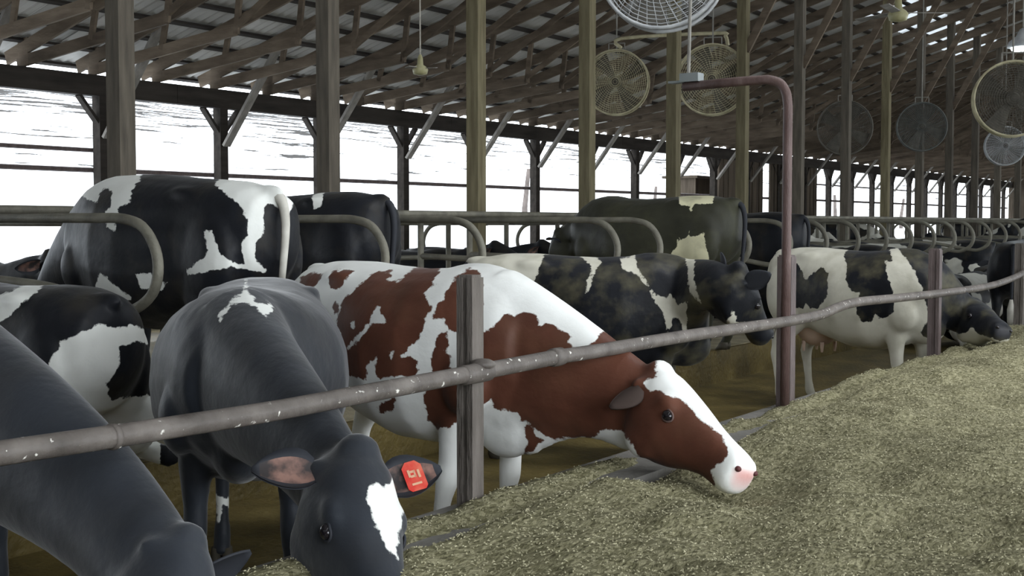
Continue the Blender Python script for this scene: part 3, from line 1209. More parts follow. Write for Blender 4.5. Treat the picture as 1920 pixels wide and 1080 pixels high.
def ceiling_fan(x, y, d, R, lab, yaw, sc_=1.0):
    c = P(x, y, d)
    r = empty('ceiling_fan', c, yaw)
    tag(r, lab, 'ceiling fan', 'ceiling fans on cords')
    mb = MB()
    mb.lathe([(0.05, -0.12), (0.12, -0.10), (0.14, -0.02), (0.10, 0.03), (0.055, 0.06), (0.045, 0.18), (0.02, 0.24)], 14)
    mb.build('motor', M['lamp_yellow'], r, True)
    mb = MB()
    mb.tube([(0, 0, 0.2), (0, 0, (roof_z(-c.x) + 0.08 - c.z) / sc_)], 0.012, 6)
    mb.build('down_rod', M['rope'], r)
    r.scale = (sc_, sc_, sc_)
    for k in range(3):
        mb = MB()
        ang = k * 2 * math.pi / 3
        mt = Matrix.Rotation(ang, 4, 'Z') @ Matrix.Rotation(0.15, 4, 'X')
        mb.box((0.12, -0.06, -0.006), (R, 0.06, 0.006), 0, mt)
        mb.build('blade', M['grey_wood'], r)


ceiling_fan(788, 128, 13.5, 0.30, 'small yellowish ceiling fan on a long cord between second and third timber posts', 0.3, 0.6)
ceiling_fan(1684, 24, 17.7, 0.75, 'yellowish ceiling fan with long blades at the top right', TH)

# bright lamp at the right edge and others of its row further on
r = empty('ceiling_lamp', P(1918, 76, 19))
tag(r, 'glowing white lamp under the dark roof at the right photo edge', 'lamp')
mb = MB()
mb.lathe([(0.22, -0.10), (0.20, -0.02), (0.10, 0.06), (0.05, 0.16), (0.02, 0.18)], 18)
mb.build('reflector', M['fan_grey'], r, True)
mb = MB()
mb.ball((0, 0, -0.11), (0.17, 0.17, 0.07), 16, 8)
mb.build('bulb', M['lamp_glow'], r, True)
mb = MB()
zr = roof_z(-r.location.x) - r.location.z
mb.tube([(0, 0, 0.16), (0, 0, zr)], 0.01, 6)
mb.build('stem', M['galv'], r)
pl = bpy.data.lights.new('lamp_light', 'POINT')
pl.energy = 60
pl.color = (0.85, 0.95, 1.0)
pl.shadow_soft_size = 0.2
po = bpy.data.objects.new('lamp_light', pl)
po.location = r.location + Vector((0, 0, -0.35))
COL.objects.link(po)

# ------------------------------------------------------------------ cattle


def ring(c, U, Sd, ru, rd, rs, n=22, e=0.85):
    out = []
    for k in range(n):
        a = 2 * math.pi * k / n
        ca, sa = math.cos(a), math.sin(a)
        cy = math.copysign(abs(ca) ** e, ca) * rs
        cz = math.copysign(abs(sa) ** e, sa) * (ru if sa > 0 else rd)
        out.append(c + Sd * cy + U * cz)
    return out


def loft(mb, rings):
    n = len(rings[0])
    vs = []
    for r in rings:
        vs += r
    fs = []
    for i in range(len(rings) - 1):
        for k in range(n):
            fs.append((i * n + k, i * n + (k + 1) % n, (i + 1) * n + (k + 1) % n, (i + 1) * n + k))
    fs.append(tuple(range(n - 1, -1, -1)))
    fs.append(tuple((len(rings) - 1) * n + k for k in range(n)))
    mb.add(vs, fs)


V3 = Vector
TRUNK = [  # x, top, bottom, half width, e
    (-0.88, 1.30, 1.02, 0.10, 0.9), (-0.84, 1.37, 0.93, 0.19, 0.85), (-0.74, 1.41, 0.82, 0.25, 0.8), (-0.58, 1.435, 0.76, 0.285, 0.75), (-0.38, 1.435, 0.70, 0.30, 0.72), (-0.18, 1.42, 0.64, 0.345, 0.78),
    (0.05, 1.41, 0.58, 0.385, 0.85), (0.28, 1.42, 0.58, 0.375, 0.88), (0.48, 1.44, 0.63, 0.31, 0.9), (0.62, 1.42, 0.68, 0.26, 0.95), (0.74, 1.36, 0.74, 0.225, 1.0), (0.83, 1.28, 0.84, 0.17, 1.0)]
HEAD = [(-0.05, 0.0, -0.16, 0.075), (0.0, 0.050, -0.20, 0.100), (0.05, 0.062, -0.245, 0.118), (0.12, 0.055, -0.265, 0.122), (0.19, 0.045, -0.262, 0.116), (0.26, 0.035, -0.235, 0.097), (0.33, 0.022, -0.195, 0.080),
        (0.40, 0.012, -0.170, 0.070), (0.45, 0.008, -0.165, 0.073), (0.50, 0.004, -0.165, 0.084), (0.535, -0.012, -0.160, 0.082), (0.56, -0.045, -0.135, 0.055)]


def seg_loft(mb, pts, n=14):
    """pts: (pos, rx(front-back), ry(side)) going down a leg"""
    rings = []
    for i, (p, rx, ry) in enumerate(pts):
        a = V3(pts[max(i - 1, 0)][0])
        b = V3(pts[min(i + 1, len(pts) - 1)][0])
        d = (b - a).normalized()
        sd = V3((0, 1, 0))
        u = d.cross(sd).normalized()
        sd = u.cross(d).normalized()
        rings.append([V3(p) + u * (rx * math.sin(2 * math.pi * k / n)) + sd * (ry * math.cos(2 * math.pi * k / n)) for k in range(n)])
    loft(mb, rings)


def sdf_poly(px, py, poly):
    poly = np.array(poly, float)
    n = len(poly)
    d = np.full(px.shape, 1e18)
    inside = np.zeros(px.shape, bool)
    for i in range(n):
        a = poly[i]
        b = poly[(i + 1) % n]
        ex, ey = b - a
        wx, wy = px - a[0], py - a[1]
        l2 = ex * ex + ey * ey + 1e-9
        t = np.clip((wx * ex + wy * ey) / l2, 0, 1)
        dx, dy = wx - t * ex, wy - t * ey
        d = np.minimum(d, dx * dx + dy * dy)
        c1 = (a[1] > py) != (b[1] > py)
        xi = (b[0] - a[0]) * (py - a[1]) / (b[1] - a[1] + 1e-12) + a[0]
        inside ^= c1 & (px < xi)
    d = np.sqrt(d)
    return np.where(inside, d, -d)


def make_cow(label, rump, withers, poll, muzzle, mat, base_dark, patches=(), zf=0.0, scale=1.0, width=1.0, voxel=0.018, head_up=None, nosecol=0.0, earmat='ear_dark', feet=None,
             ear_droop=0.15, tag_side=0, tail=True, udder=0, group=None, legs=True, neck_r=1.0, headk=1.0, earlen=0.2, belly=0.0, sag=0.0, tag_lab=None, ears=(1, 1), pitch=0.0, ear_back=0.22, ear_open=(1, 0, -0.2), fold=False, dewlap=0.0, brisket=0.0, lidmat='ear_dark', ear_pink=True):
    """rump, withers: ground-plane x,y of pin bones and withers; poll, muzzle: world points of the head"""
    rump = V3((rump[0], rump[1], 0))
    withers = V3((withers[0], withers[1], 0))
    fw = (withers - rump).normalized()
    heading = math.atan2(fw.y, fw.x)
    mid = (rump + withers) / 2
    # local: pin at -0.84, withers at +0.52
    origin = withers - fw * 0.52 * scale
    root = empty('cow', (origin.x, origin.y, zf), heading)
    tag(root, label, 'cow', group)
    root.rotation_euler = (0, -math.radians(pitch), heading)
    W2L = (Matrix.Translation((origin.x, origin.y, zf)) @ Matrix.Rotation(heading, 4, 'Z') @ Matrix.Rotation(-math.radians(pitch), 4, 'Y')).inverted()
    s = scale
    pl_ = W2L @ V3(poll)
    mz_ = W2L @ V3(muzzle)
    ha = (mz_ - pl_).normalized()
    if head_up is None:
        hu = V3((0.55, 0, 1))
    else:
        hu = (W2L.to_3x3() @ V3(head_up))
    hu = (hu - ha * hu.dot(ha)).normalized()
    hs = hu.cross(ha).normalized()      # head's left (+y when facing +x)
    hk = headk * s
    H = Matrix((
        (ha.x * hk, hs.x * hk, hu.x * hk, pl_.x),
        (ha.y * hk, hs.y * hk, hu.y * hk, pl_.y),
        (ha.z * hk, hs.z * hk, hu.z * hk, pl_.z),
        (0, 0, 0, 1)))
    mb = MB()
    # trunk
    rings = []
    for x, zt, zb, hw, e in TRUNK:
        zb2 = zb - belly * math.exp(-((x - 0.1) / 0.4) ** 2)
        zt2 = zt - sag * math.exp(-((x - 0.1) / 0.35) ** 2)
        c = zb2 + (zt2 - zb2) * 0.52
        hw2 = hw * width
        rings.append([q * s for q in ring(V3((x, 0, c)), V3((0, 0, 1)), V3((0, 1, 0)), zt2 - c, c - zb2, hw2, 26, e)])
    loft(mb, rings)

    def ell(c, r, rot=None):
        mb.ball(V3(c) * s, V3(r) * s, 14, 9, rot)
    for sy in (1, -1):
        w_ = width
        ell((-0.36, sy * 0.205 * w_, 1.35), (0.14, 0.06, 0.05))                 # hook bone
        ell((-0.80, sy * 0.13 * w_, 1.27), (0.06, 0.05, 0.07))                   # pin bone
        ell((0.50, sy * 0.195 * w_, 1.05), (0.17, 0.09, 0.30))                  # shoulder blade
        ell((0.60, sy * 0.215 * w_, 0.92), (0.14, 0.09, 0.16))                   # point of shoulder
        ell((-0.60, sy * 0.23 * w_, 1.02), (0.20, 0.09, 0.28))                   # thigh
    ell((0.66, 0, 0.80), (0.20, 0.12, 0.15))                                     # brisket
    if brisket:
        ell((0.64, 0, 0.82 - brisket), (0.20, 0.10, 0.17))
        b0 = V3((0.70, 0, 0.78 - brisket)) * s
        b1 = H @ V3((0.06, 0, -0.20))
        for q in range(1, 9):
            t = q / 9
            c_ = b0.lerp(b1, t) + V3((0, 0, 0.10 * math.sin(math.pi * t)))
            mb.ball(c_, (0.13, 0.055 + 0.01 * (1 - t), 0.15 - 0.03 * t), 12, 8)
    ell((0.46, 0, 1.40), (0.20, 0.07, 0.045))                                     # withers
    ell((-0.80, 0, 1.37), (0.11, 0.05, 0.05))                                    # tail head
    # neck
    n0 = V3((0.60, 0, 1.13)) * s
    n1 = H @ V3((0.03, 0, -0.10))
    L = (n1 - n0).length
    dir0 = ((n1 - n0).normalized() * 0.6 + V3((1, 0, 0.05)) * 0.4).normalized()
    dir1 = ((n1 - n0).normalized() * 0.55 + ha * 0.45).normalized()
    rings = []
    NR = 9
    up0 = V3((0, 0, 1))
    for i in range(NR + 1):
        t = i / NR
        h00 = 2 * t ** 3 - 3 * t ** 2 + 1
        h10 = t ** 3 - 2 * t ** 2 + t
        h01 = -2 * t ** 3 + 3 * t ** 2
        h11 = t ** 3 - t ** 2
        p = n0 * h00 + dir0 * L * h10 + n1 * h01 + dir1 * L * h11
        d = (n0 * (6 * t * t - 6 * t) + dir0 * L * (3 * t * t - 4 * t + 1) + n1 * (6 * t - 6 * t * t) + dir1 * L * (3 * t * t - 2 * t)).normalized()
        u = up0.lerp(hu, t)
        sd = u.cross(d).normalized()
        u = d.cross(sd).normalized()
        k = 1 - t
        ru = (0.13 + 0.17 * k ** 1.3) * neck_r
        rd = (0.145 + 0.20 * k ** 1.2) * neck_r + dewlap * math.sin(math.pi * min(1, 0.25 + t * 0.72))
        rs = (0.088 + 0.115 * k ** 1.4) * neck_r
        rings.append([q for q in ring(p, u, sd, ru * s, rd * s, rs * s, 20, 0.95)])
    loft(mb, rings)
    # head
    rings = []
    for x, zt, zb, hw in HEAD:
        c = (zt + zb) / 2
        rings.append([H @ V3((x, q.y, q.z)) for q in ring(V3((0, 0, c)), V3((0, 0, 1)), V3((0, 1, 0)), zt - c, c - zb, hw, 20, 0.82)])
    loft(mb, rings)
    H3 = H.to_3x3()
    mb.ball(H @ V3((-0.02, 0, 0.02)), (0.055, 0.07, 0.055), 10, 7, H3)                            # poll knob
    for sy in (1, -1):
        mb.ball(H @ V3((0.160, sy * 0.098, -0.030)), (0.055, 0.030, 0.040), 10, 7, H3)            # brow
        mb.ball(H @ V3((0.13, sy * 0.075, -0.20)), (0.10, 0.035, 0.075), 10, 7, H3)               # jaw
        mb.ball(H @ V3((0.515, sy * 0.048, -0.04)), (0.042, 0.030, 0.030), 10, 7, H3)             # nostril wing
        mb.ball(H @ V3((0.00, sy * 0.095, -0.045)), (0.03, 0.035, 0.03), 8, 6, H3)                # ear root
    # legs
    fo = {'fl': (0.0, 0.0), 'fr': (0.0, 0.0), 'hl': (0.0, 0.0), 'hr': (0.0, 0.0)}
    if feet:
        fo.update(feet)
    hoofs = []
    if legs:
        for key, sy in (('fl', 1), ('fr', -1)):
            ox, oy = fo[key]
            y = sy * 0.175 * width
            P_ = [((0.50, y, 1.00), 0.13, 0.075), ((0.50, y, 0.84), 0.115, 0.075), ((0.52 + ox * 0.2, y + oy * 0.2, 0.70), 0.085, 0.07), ((0.53 + ox * 0.4, y + oy * 0.4, 0.54), 0.058, 0.052),
                  ((0.545 + ox * 0.6, y + oy * 0.6, 0.43), 0.058, 0.052), ((0.54 + ox * 0.7, y + oy * 0.7, 0.35), 0.044, 0.042), ((0.54 + ox * 0.85, y + oy * 0.85, 0.20), 0.037, 0.037),
                  ((0.545 + ox * 0.95, y + oy * 0.95, 0.125), 0.047, 0.045), ((0.575 + ox, y + oy, 0.07), 0.042, 0.045), ((0.59 + ox, y + oy, 0.03), 0.05, 0.05)]
            seg_loft(mb, [(V3(p) * s, a * s, b * s) for p, a, b in P_])
            hoofs.append((0.59 + ox, y + oy))
        for key, sy in (('hl', 1), ('hr', -1)):
            ox, oy = fo[key]
            y = sy * 0.20 * width
            P_ = [((-0.56, y, 1.08), 0.22, 0.09), ((-0.54, y, 0.92), 0.20, 0.09), ((-0.55, y, 0.78), 0.16, 0.085), ((-0.62 + ox * 0.3, y + oy * 0.3, 0.66), 0.095, 0.065),
                  ((-0.69 + ox * 0.5, y + oy * 0.5, 0.55), 0.065, 0.048), ((-0.715 + ox * 0.6, y + oy * 0.6, 0.48), 0.062, 0.044), ((-0.70 + ox * 0.7, y + oy * 0.7, 0.38), 0.046, 0.038),
                  ((-0.68 + ox * 0.85, y + oy * 0.85, 0.22), 0.038, 0.036), ((-0.67 + ox * 0.95, y + oy * 0.95, 0.125), 0.048, 0.045), ((-0.635 + ox, y + oy, 0.07), 0.044, 0.045), ((-0.62 + ox, y + oy, 0.03), 0.05, 0.05)]
            seg_loft(mb, [(V3(p) * s, a * s, b * s) for p, a, b in P_])
            hoofs.append((-0.62 + ox, y + oy))
    if fold:
        for sy in (1, -1):
            seg_loft(mb, [(V3(p) * s, a, b) for p, a, b in [((0.50, sy * 0.20, 0.75), 0.10, 0.08), ((0.66, sy * 0.24, 0.58), 0.075, 0.065), ((0.84, sy * 0.25, 0.53), 0.055, 0.05)]])
            seg_loft(mb, [(V3(p) * s, a, b) for p, a, b in [((0.85, sy * 0.25, 0.53), 0.05, 0.05), ((0.70, sy * 0.20, 0.51), 0.045, 0.045), ((0.50, sy * 0.17, 0.50), 0.045, 0.045)]])
            mb.ball((-0.48, sy * 0.33, 0.78), (0.30, 0.12, 0.26), 14, 9)
            seg_loft(mb, [(V3(p) * s, a, b) for p, a, b in [((-0.30, sy * 0.40, 0.62), 0.07, 0.07), ((-0.55, sy * 0.46, 0.53), 0.06, 0.055), ((-0.72, sy * 0.45, 0.52), 0.055, 0.05)]])
            seg_loft(mb, [(V3(p) * s, a, b) for p, a, b in [((-0.72, sy * 0.46, 0.52), 0.05, 0.05), ((-0.50, sy * 0.54, 0.51), 0.045, 0.04), ((-0.28, sy * 0.56, 0.51), 0.05, 0.045)]])
    me = mb.mesh('tmp', mat)
    tmp = bpy.data.objects.new('tmp', me)
    COL.objects.link(tmp)
    rm = tmp.modifiers.new('r', 'REMESH')
    rm.mode = 'VOXEL'
    rm.voxel_size = voxel
    rm.adaptivity = 0
    rm.use_smooth_shade = True
    sm = tmp.modifiers.new('s', 'SMOOTH')
    sm.factor = 0.5
    sm.iterations = max(3, int(0.16 / voxel))
    dg = bpy.context.evaluated_depsgraph_get()
    body_me = bpy.data.meshes.new_from_object(tmp.evaluated_get(dg))
    bpy.data.objects.remove(tmp)
    bpy.data.meshes.remove(me)
    body_me.name = 'body'
    body_me.materials.clear()
    body_me.materials.append(mat)
    body_me.shade_smooth()
    nv = len(body_me.vertices)
    co = np.empty(nv * 3)
    body_me.vertices.foreach_get('co', co)
    co = co.reshape(-1, 3)
    L2W = W2L.inverted()
    Rm = np.array(L2W.to_3x3())
    wc = co @ Rm.T + np.array(L2W.translation)
    # coat field: signed distance, in metres, to the edge of each marking (dark > 0)
    px, py, dz = project(wc)
    fld = np.full(nv, 200.0 if base_dark else -200.0)
    for dark, poly in patches:
        sd = sdf_poly(px, py, poly)
        if dark:
            fld = np.maximum(fld, sd)
        else:
            fld = np.minimum(fld, -sd)
    fld = np.clip(fld * dz / F_PX, -0.5, 0.5)
    a = body_me.attributes.new('coat', 'FLOAT', 'POINT')
    a.data.foreach_set('value', fld.astype(np.float32))
    Hi = np.array(H.inverted())
    hl = co @ Hi[:3, :3].T + Hi[:3, 3]
    ns = np.clip((hl[:, 0] - 0.537 - np.abs(hl[:, 2] + 0.055) * 0.25) / 0.02, 0, 1)
    ns = ns * (hl[:, 0] < 0.8) * (np.abs(hl[:, 1]) < 0.2) * (np.abs(hl[:, 2]) < 0.4)
    a = body_me.attributes.new('nose', 'FLOAT', 'POINT')
    a.data.foreach_set('value', ns.astype(np.float32))
    a = body_me.attributes.new('nosecol', 'FLOAT', 'POINT')
    a.data.foreach_set('value', np.full(nv, nosecol, np.float32))
    link('body', body_me, root)
    # eyes, ears, nostrils
    for sy in (1, -1):
        mb = MB()
        mb.ball(H @ V3((0.205, sy * 0.1125, -0.055)), (0.024, 0.016, 0.020), 12, 8, H3)
        eo = mb.build('eye', M['eye'], root, True)
        if voxel < 0.02:
            mb = MB()
            mb.tube([H @ V3((0.205 + 0.027 * math.cos(a), sy * (0.1155 - 0.006 * abs(math.cos(a))), -0.055 + 0.021 * math.sin(a))) for a in [2 * math.pi * k / 18 for k in range(18)]], 0.0042 * hk, 6, closed=True)
            mb.build('eyelid', M[lidmat], eo, True)
        mb = MB()
        mb.ball(H @ V3((0.548, sy * 0.052, -0.045)), (0.013, 0.014, 0.011), 8, 6, H3)
        mb.build('nostril', M['nostril'] if nosecol > 0.5 else M['eye'], root, True)
        if not ears[0 if sy > 0 else 1]:
            continue
        # cupped leaf-shaped ear
        nu, nv_ = 8, 6
        vs1, vs2 = [], []
        base = V3((0.02, sy * 0.112, -0.045))
        dr_ = ear_droop if not isinstance(ear_droop, tuple) else ear_droop[0 if sy > 0 else 1]
        dirv = V3((-ear_back, sy * 1.0, -dr_ * 2)).normalized()
        opn = V3((ear_open[0], sy * ear_open[1], ear_open[2]))
        opn = (opn - dirv * opn.dot(dirv)).normalized()
        wdir = dirv.cross(opn).normalized()
        if wdir.z > 0:
            wdir = -wdir
        for i in range(nu + 1):
            u = i / nu
            wd = earlen * 0.34 * (math.sin(math.pi * min(1, u * 0.92 + 0.08) ** 0.75) ** 0.8) + 0.008
            for j in range(nv_ + 1):
                v = (j / nv_ * 2 - 1)
                cup = (v * v) * 0.45 * wd * (1 - 0.5 * u)
                q = base + dirv * (earlen * u) + wdir * (v * wd) + opn * cup
                vs1.append(H @ q)
                vs2.append(H @ (q - opn * 0.008))
        fs = []
        nn = (nu + 1) * (nv_ + 1)
        m_ = MB()
        f1, f2, f3 = [], [], []
        for i in range(nu):
            for j in range(nv_):
                a_ = i * (nv_ + 1) + j
                b_2 = a_ + 1
                c_ = a_ + nv_ + 2
                d_ = a_ + nv_ + 1
                if 0 < j < nv_ - 1 and i < nu - 1:
                    f1.append((a_, b_2, c_, d_))
                else:
                    f2.append((a_, b_2, c_, d_))
                f2.append((d_ + nn, c_ + nn, b_2 + nn, a_ + nn))
        for i in range(nu):
            for j in (0, nv_):
                a_ = i * (nv_ + 1) + j
                d_ = a_ + nv_ + 1
                f3.append((a_, d_, d_ + nn, a_ + nn))
        for j in range(nv_):
            a_ = nu * (nv_ + 1) + j
            f3.append((a_, a_ + 1, a_ + 1 + nn, a_ + nn))
        m_.v = [tuple(v) for v in vs1 + vs2]
        m_.f = f1 + f2 + f3
        m_.mi = [1] * len(f1) + [0] * (len(f2) + len(f3))
        e_ = m_.build('ear', [M[earmat], M['ear_pink'] if ear_pink else M[earmat]], root, True)
        if tag_side == sy:
            tg = MB()
            c = base + dirv * (earlen * 0.5) + opn * 0.012
            tw, th = 0.028, 0.040
            cs = []
            for dx_, dz_ in ((-0.5, -1), (0.5, -1), (1, -0.6), (1, 1), (0.7, 1.25), (-0.7, 1.25), (-1, 1), (-1, -0.6)):
                cs.append(c + dirv * (dx_ * tw) + wdir * (dz_ * th))
            n8 = len(cs)
            tg.add([H @ q for q in cs] + [H @ (q + opn * 0.004) for q in cs], [tuple(range(n8)), tuple(range(2 * n8 - 1, n8 - 1, -1))] + [(i, (i + 1) % n8, (i + 1) % n8 + n8, i + n8) for i in range(n8)])
            to = tg.build('ear_tag', M['tag_red'], e_)
            to['label'] = tag_lab or 'red plastic ear tag'
            ink = MB()
            for (qx, qz, lx, lz) in [(-0.45, -0.1, 0.12, 0.28), (-0.1, -0.2, 0.28, 0.09), (-0.1, 0.15, 0.28, 0.09), (0.1, 0.0, 0.09, 0.25), (0.5, 0.05, 0.12, 0.3), (0.0, 0.75, 0.5, 0.08)]:
                cc = c + opn * 0.0046 + dirv * (qx * tw) + wdir * (qz * th)
                ink.add([H @ (cc + dirv * (a1 * lx * tw) + wdir * (a2 * lz * th)) for a1, a2 in ((-1, -1), (1, -1), (1, 1), (-1, 1))], [(0, 1, 2, 3)])
                ink.add([H @ (cc + opn * 0.0008 + dirv * (a1 * lx * tw) + wdir * (a2 * lz * th)) for a1, a2 in ((-1, -1), (1, -1), (1, 1), (-1, 1))], [(3, 2, 1, 0)])
            ink.mi = [0] * len(ink.f)
            # markings stay part of the tag mesh
            me_t = to.data
            me_t.materials.append(M['tag_ink'])
            bm = bmesh.new()
            bm.from_mesh(me_t)
            vv = [bm.verts.new(v) for v in ink.v]
            for f in ink.f:
                fc = bm.faces.new([vv[i] for i in f])
                fc.material_index = 1
            bm.to_mesh(me_t)
            bm.free()
    if legs:
        for hx, hy in hoofs:
            mb = MB()
            for q in (-1, 1):
                rg = []
                for zz, rx, ry in ((0.0, 0.062, 0.030), (0.03, 0.056, 0.028), (0.07, 0.042, 0.024)):
                    rg.append([V3((hx + (0.012 if zz == 0 else 0) - zz * 0.25 + rx * math.cos(2 * math.pi * k / 10), hy + q * 0.028 + ry * math.sin(2 * math.pi * k / 10), zz)) * s for k in range(10)])
                loft(mb, rg)
            mb.build('hoof', M['hoof'], root, True)
    if tail:
        mb = MB()
        tp_ = [V3(p) * s for p in [(-0.84, 0, 1.36), (-0.90, 0, 1.33), (-0.93, 0, 1.20), (-0.92, 0.01, 0.95), (-0.90, 0.015, 0.72)]]
        mb.tube(catmull(tp_, 4), [(0.032 - 0.018 * i / 16) * s for i in range(17)], 8)
        to = mb.build('tail', M['ear_dark'] if tail != 'white' else M['tail_hair'], root, True)
        mb = MB()
        mb.tube([V3(p) * s for p in [(-0.90, 0.015, 0.74), (-0.905, 0.02, 0.62), (-0.90, 0.02, 0.48), (-0.895, 0.02, 0.38)]], [0.018 * s, 0.042 * s, 0.040 * s, 0.012 * s], 8)
        mb.build('tail_switch', M['tail_hair'], to, True)
    if udder:
        mb = MB()
        ctr = V3((-0.42, 0, 0.74))
        mb.ball(ctr * s, V3((0.24, 0.19, 0.20)) * s * udder, 16, 10)
        uo = mb.build('udder', M['udder'], root, True)
        for ux in (-0.08, 0.12):
            for uy in (-0.09, 0.09):
                mb = MB()
                q = ctr + V3((ux, uy, -0.15 * udder))
                mb.tube([q * s, (q + V3((0, 0, -0.05))) * s, (q + V3((0, 0, -0.09))) * s], [0.018 * s, 0.015 * s, 0.010 * s], 8)
                mb.build('teat', M['udder'], uo, True)
    return root


def gxy(x, d):
    p = P(x, 418, d)
    return (p.x, p.y)


# --- red and white cow
RED = [
    (1, [(615, 520), (627, 508), (647, 505), (663, 507), (652, 517), (643, 537), (630, 544), (618, 537)]),
    (1, [(677, 530), (700, 512), (737, 505), (733, 517), (720, 528), (747, 527), (777, 503), (815, 480), (827, 485), (823, 512), (810, 528), (815, 533), (795, 550), (808, 577), (793, 607), (787, 630), (767, 653), (747, 670), (767, 667),
         (783, 680), (785, 697), (773, 707), (750, 703), (713, 710), (707, 703), (703, 687), (713, 660), (687, 687), (687, 713), (650, 703), (630, 673), (628, 647), (637, 627), (632, 607), (633, 587), (643, 563), (667, 540)]),
    (0, [(717, 567), (713, 583), (722, 597), (720, 605), (700, 607), (680, 630), (663, 647), (650, 657), (657, 640), (680, 620), (693, 600), (700, 583)]),
    (0, [(658, 603), (665, 602), (663, 615), (657, 613)]),
    (0, [(730, 660), (737, 660), (733, 677)]),
    (1, [(880, 503), (897, 507), (905, 537), (903, 627), (863, 627), (853, 623), (843, 620), (833, 600), (810, 597), (820, 573), (837, 550), (847, 527), (863, 513)]),
    (1, [(820, 627), (837, 623), (840, 647), (833, 657), (843, 670), (840, 690), (865, 705), (865, 785), (845, 800), (820, 807), (805, 790), (797, 765), (793, 735), (815, 715), (810, 697), (807, 673), (815, 653)]),
    (1, [(903, 653), (905, 625), (917, 620), (930, 603), (950, 588), (967, 592), (983, 583), (1000, 587), (1013, 603), (1010, 610), (1033, 607), (1053, 617), (1072, 632), (1063, 640), (1080, 653), (1112, 645), (1130, 620),
         (1200, 640), (1260, 640), (1500, 760), (1500, 960), (1340, 1000), (1330, 906), (1290, 902), (1240, 887), (1205, 863), (1180, 828), (1165, 807), (1135, 805), (1104, 823), (1087, 819), (1040, 823), (1020, 817), (1000, 800), (990, 790), (975, 790), (971, 775), (933, 767), (920, 750), (903, 762), (880, 760), (870, 700)]),
    (1, [(980, 800), (995, 795), (1005, 820), (1030, 825), (1010, 830), (1000, 845), (985, 850), (988, 830)]),
    (1, [(622, 572), (632, 566), (635, 582), (626, 590)]),
    (1, [(705, 760), (740, 745), (735, 770), (712, 778)]),
    (1, [(562, 520), (585, 512), (604, 512), (596, 530), (580, 545), (560, 560)]),  # rump shading put into the coat as a brown patch
    (0, [(1204, 718), (1216, 711), (1232, 706), (1230, 696), (1230, 660), (1300, 660), (1390, 760), (1480, 830), (1480, 960), (1338, 960), (1340, 903), (1333, 881), (1355, 869), (1367, 853), (1360, 833), (1348, 814), (1331, 800),
         (1312, 788), (1300, 768), (1285, 754), (1257, 741), (1235, 732), (1218, 732)]),
]
make_cow('red and white cow stretching over the feed, centre of the photo', gxy(578, 7.15), gxy(915, 6.1), P(1238, 713, 5.55), P(1412, 864, 5.1), M['coat_red'], False, RED, voxel=0.015, dewlap=0.12, brisket=0.10, lidmat='lid_pale', scale=1.03, zf=-0.03,
         head_up=(RGT * 0.55 + V3((0, 0, 1)) - FWD * 0.15), nosecol=1.0, earmat='ear_red', width=1.0, feet={'fl': (-0.12, 0.02), 'fr': (-0.20, 0.0)}, headk=1.09, ear_droop=0.85, ear_back=0.1, ear_open=(0.2, -0.8, -1), earlen=0.14, tail=True, ear_pink=False)

# --- slate black cow with lowered head, red tag
BLK = [
    (0, [(462, 523), (465, 547), (480, 567), (507, 570), (515, 580), (497, 593), (480, 577), (460, 567), (433, 573), (413, 603), (410, 593), (430, 567), (453, 550)]),
    (0, [(687, 911), (702, 909), (723, 916), (735, 899), (750, 897), (757, 964), (747, 1005), (746, 1049), (726, 1032), (711, 1003), (697, 964), (686, 933)]),
    (0, [(404, 929), (427, 933), (462, 964), (493, 978), (524, 969), (511, 996), (493, 1013), (462, 982), (436, 956), (418, 947), (409, 991)]),
]
make_cow('slate black cow lowering its head with a red ear tag and white blaze', gxy(500, 6.4), gxy(452, 5.1), P(668, 868, 3.98), P(742, 1120, 3.62), M['coat_slate'], True, BLK, voxel=0.015,
         head_up=(RGT * 0.62 - FWD * 0.8 + V3((0, 0, 0.15))), tag_side=1, width=1.12, scale=0.97, headk=1.2, ear_droop=(-0.3, 0.12), ear_back=0.1, earlen=0.165, neck_r=1.08, ear_open=(0.15, 0, 1))

# --- slate black cow at the bottom left corner
make_cow('slate black cow at the lower left corner reaching down past the rail', gxy(-420, 5.6), gxy(-120, 4.35), P(345, 1030, 3.45), P(420, 1330, 3.1), M['coat_slate'], True, [], voxel=0.016,
         head_up=(RGT * 0.9 - FWD * 0.3 + V3((0, 0, 0.3))), width=1.0, scale=0.95, neck_r=1.12, ears=(1, 0), ear_droop=-1.3, earlen=0.17, ear_pink=False)

# --- black and white cow standing in the alley at left
DC = [
    (0, [(-60, 620), (-20, 560), (60, 530), (85, 515), (92, 525), (70, 545), (30, 580), (0, 604)]),
    (0, [(88, 690), (115, 640), (165, 618), (185, 605), (215, 615), (245, 610), (300, 625), (300, 650), (255, 640), (225, 650), (222, 690), (200, 720), (205, 750), (300, 740), (300, 900), (150, 900), (120, 760), (92, 705)]),
    (0, [(272, 560), (312, 575), (320, 640), (290, 640), (277, 600)]),
]
make_cow('black cow with a big white flank lying in the stall at far left', (-5.13, 4.12), (-6.45, 4.20), V3((-7.35, 4.3, 1.25)), V3((-7.75, 4.32, 0.98)), M['coat_black'], True, DC, zf=-0.09, voxel=0.018, scale=1.0, legs=False, fold=True, belly=0.06,
         width=1.05, pitch=1.0, tail=False, udder=0.85)

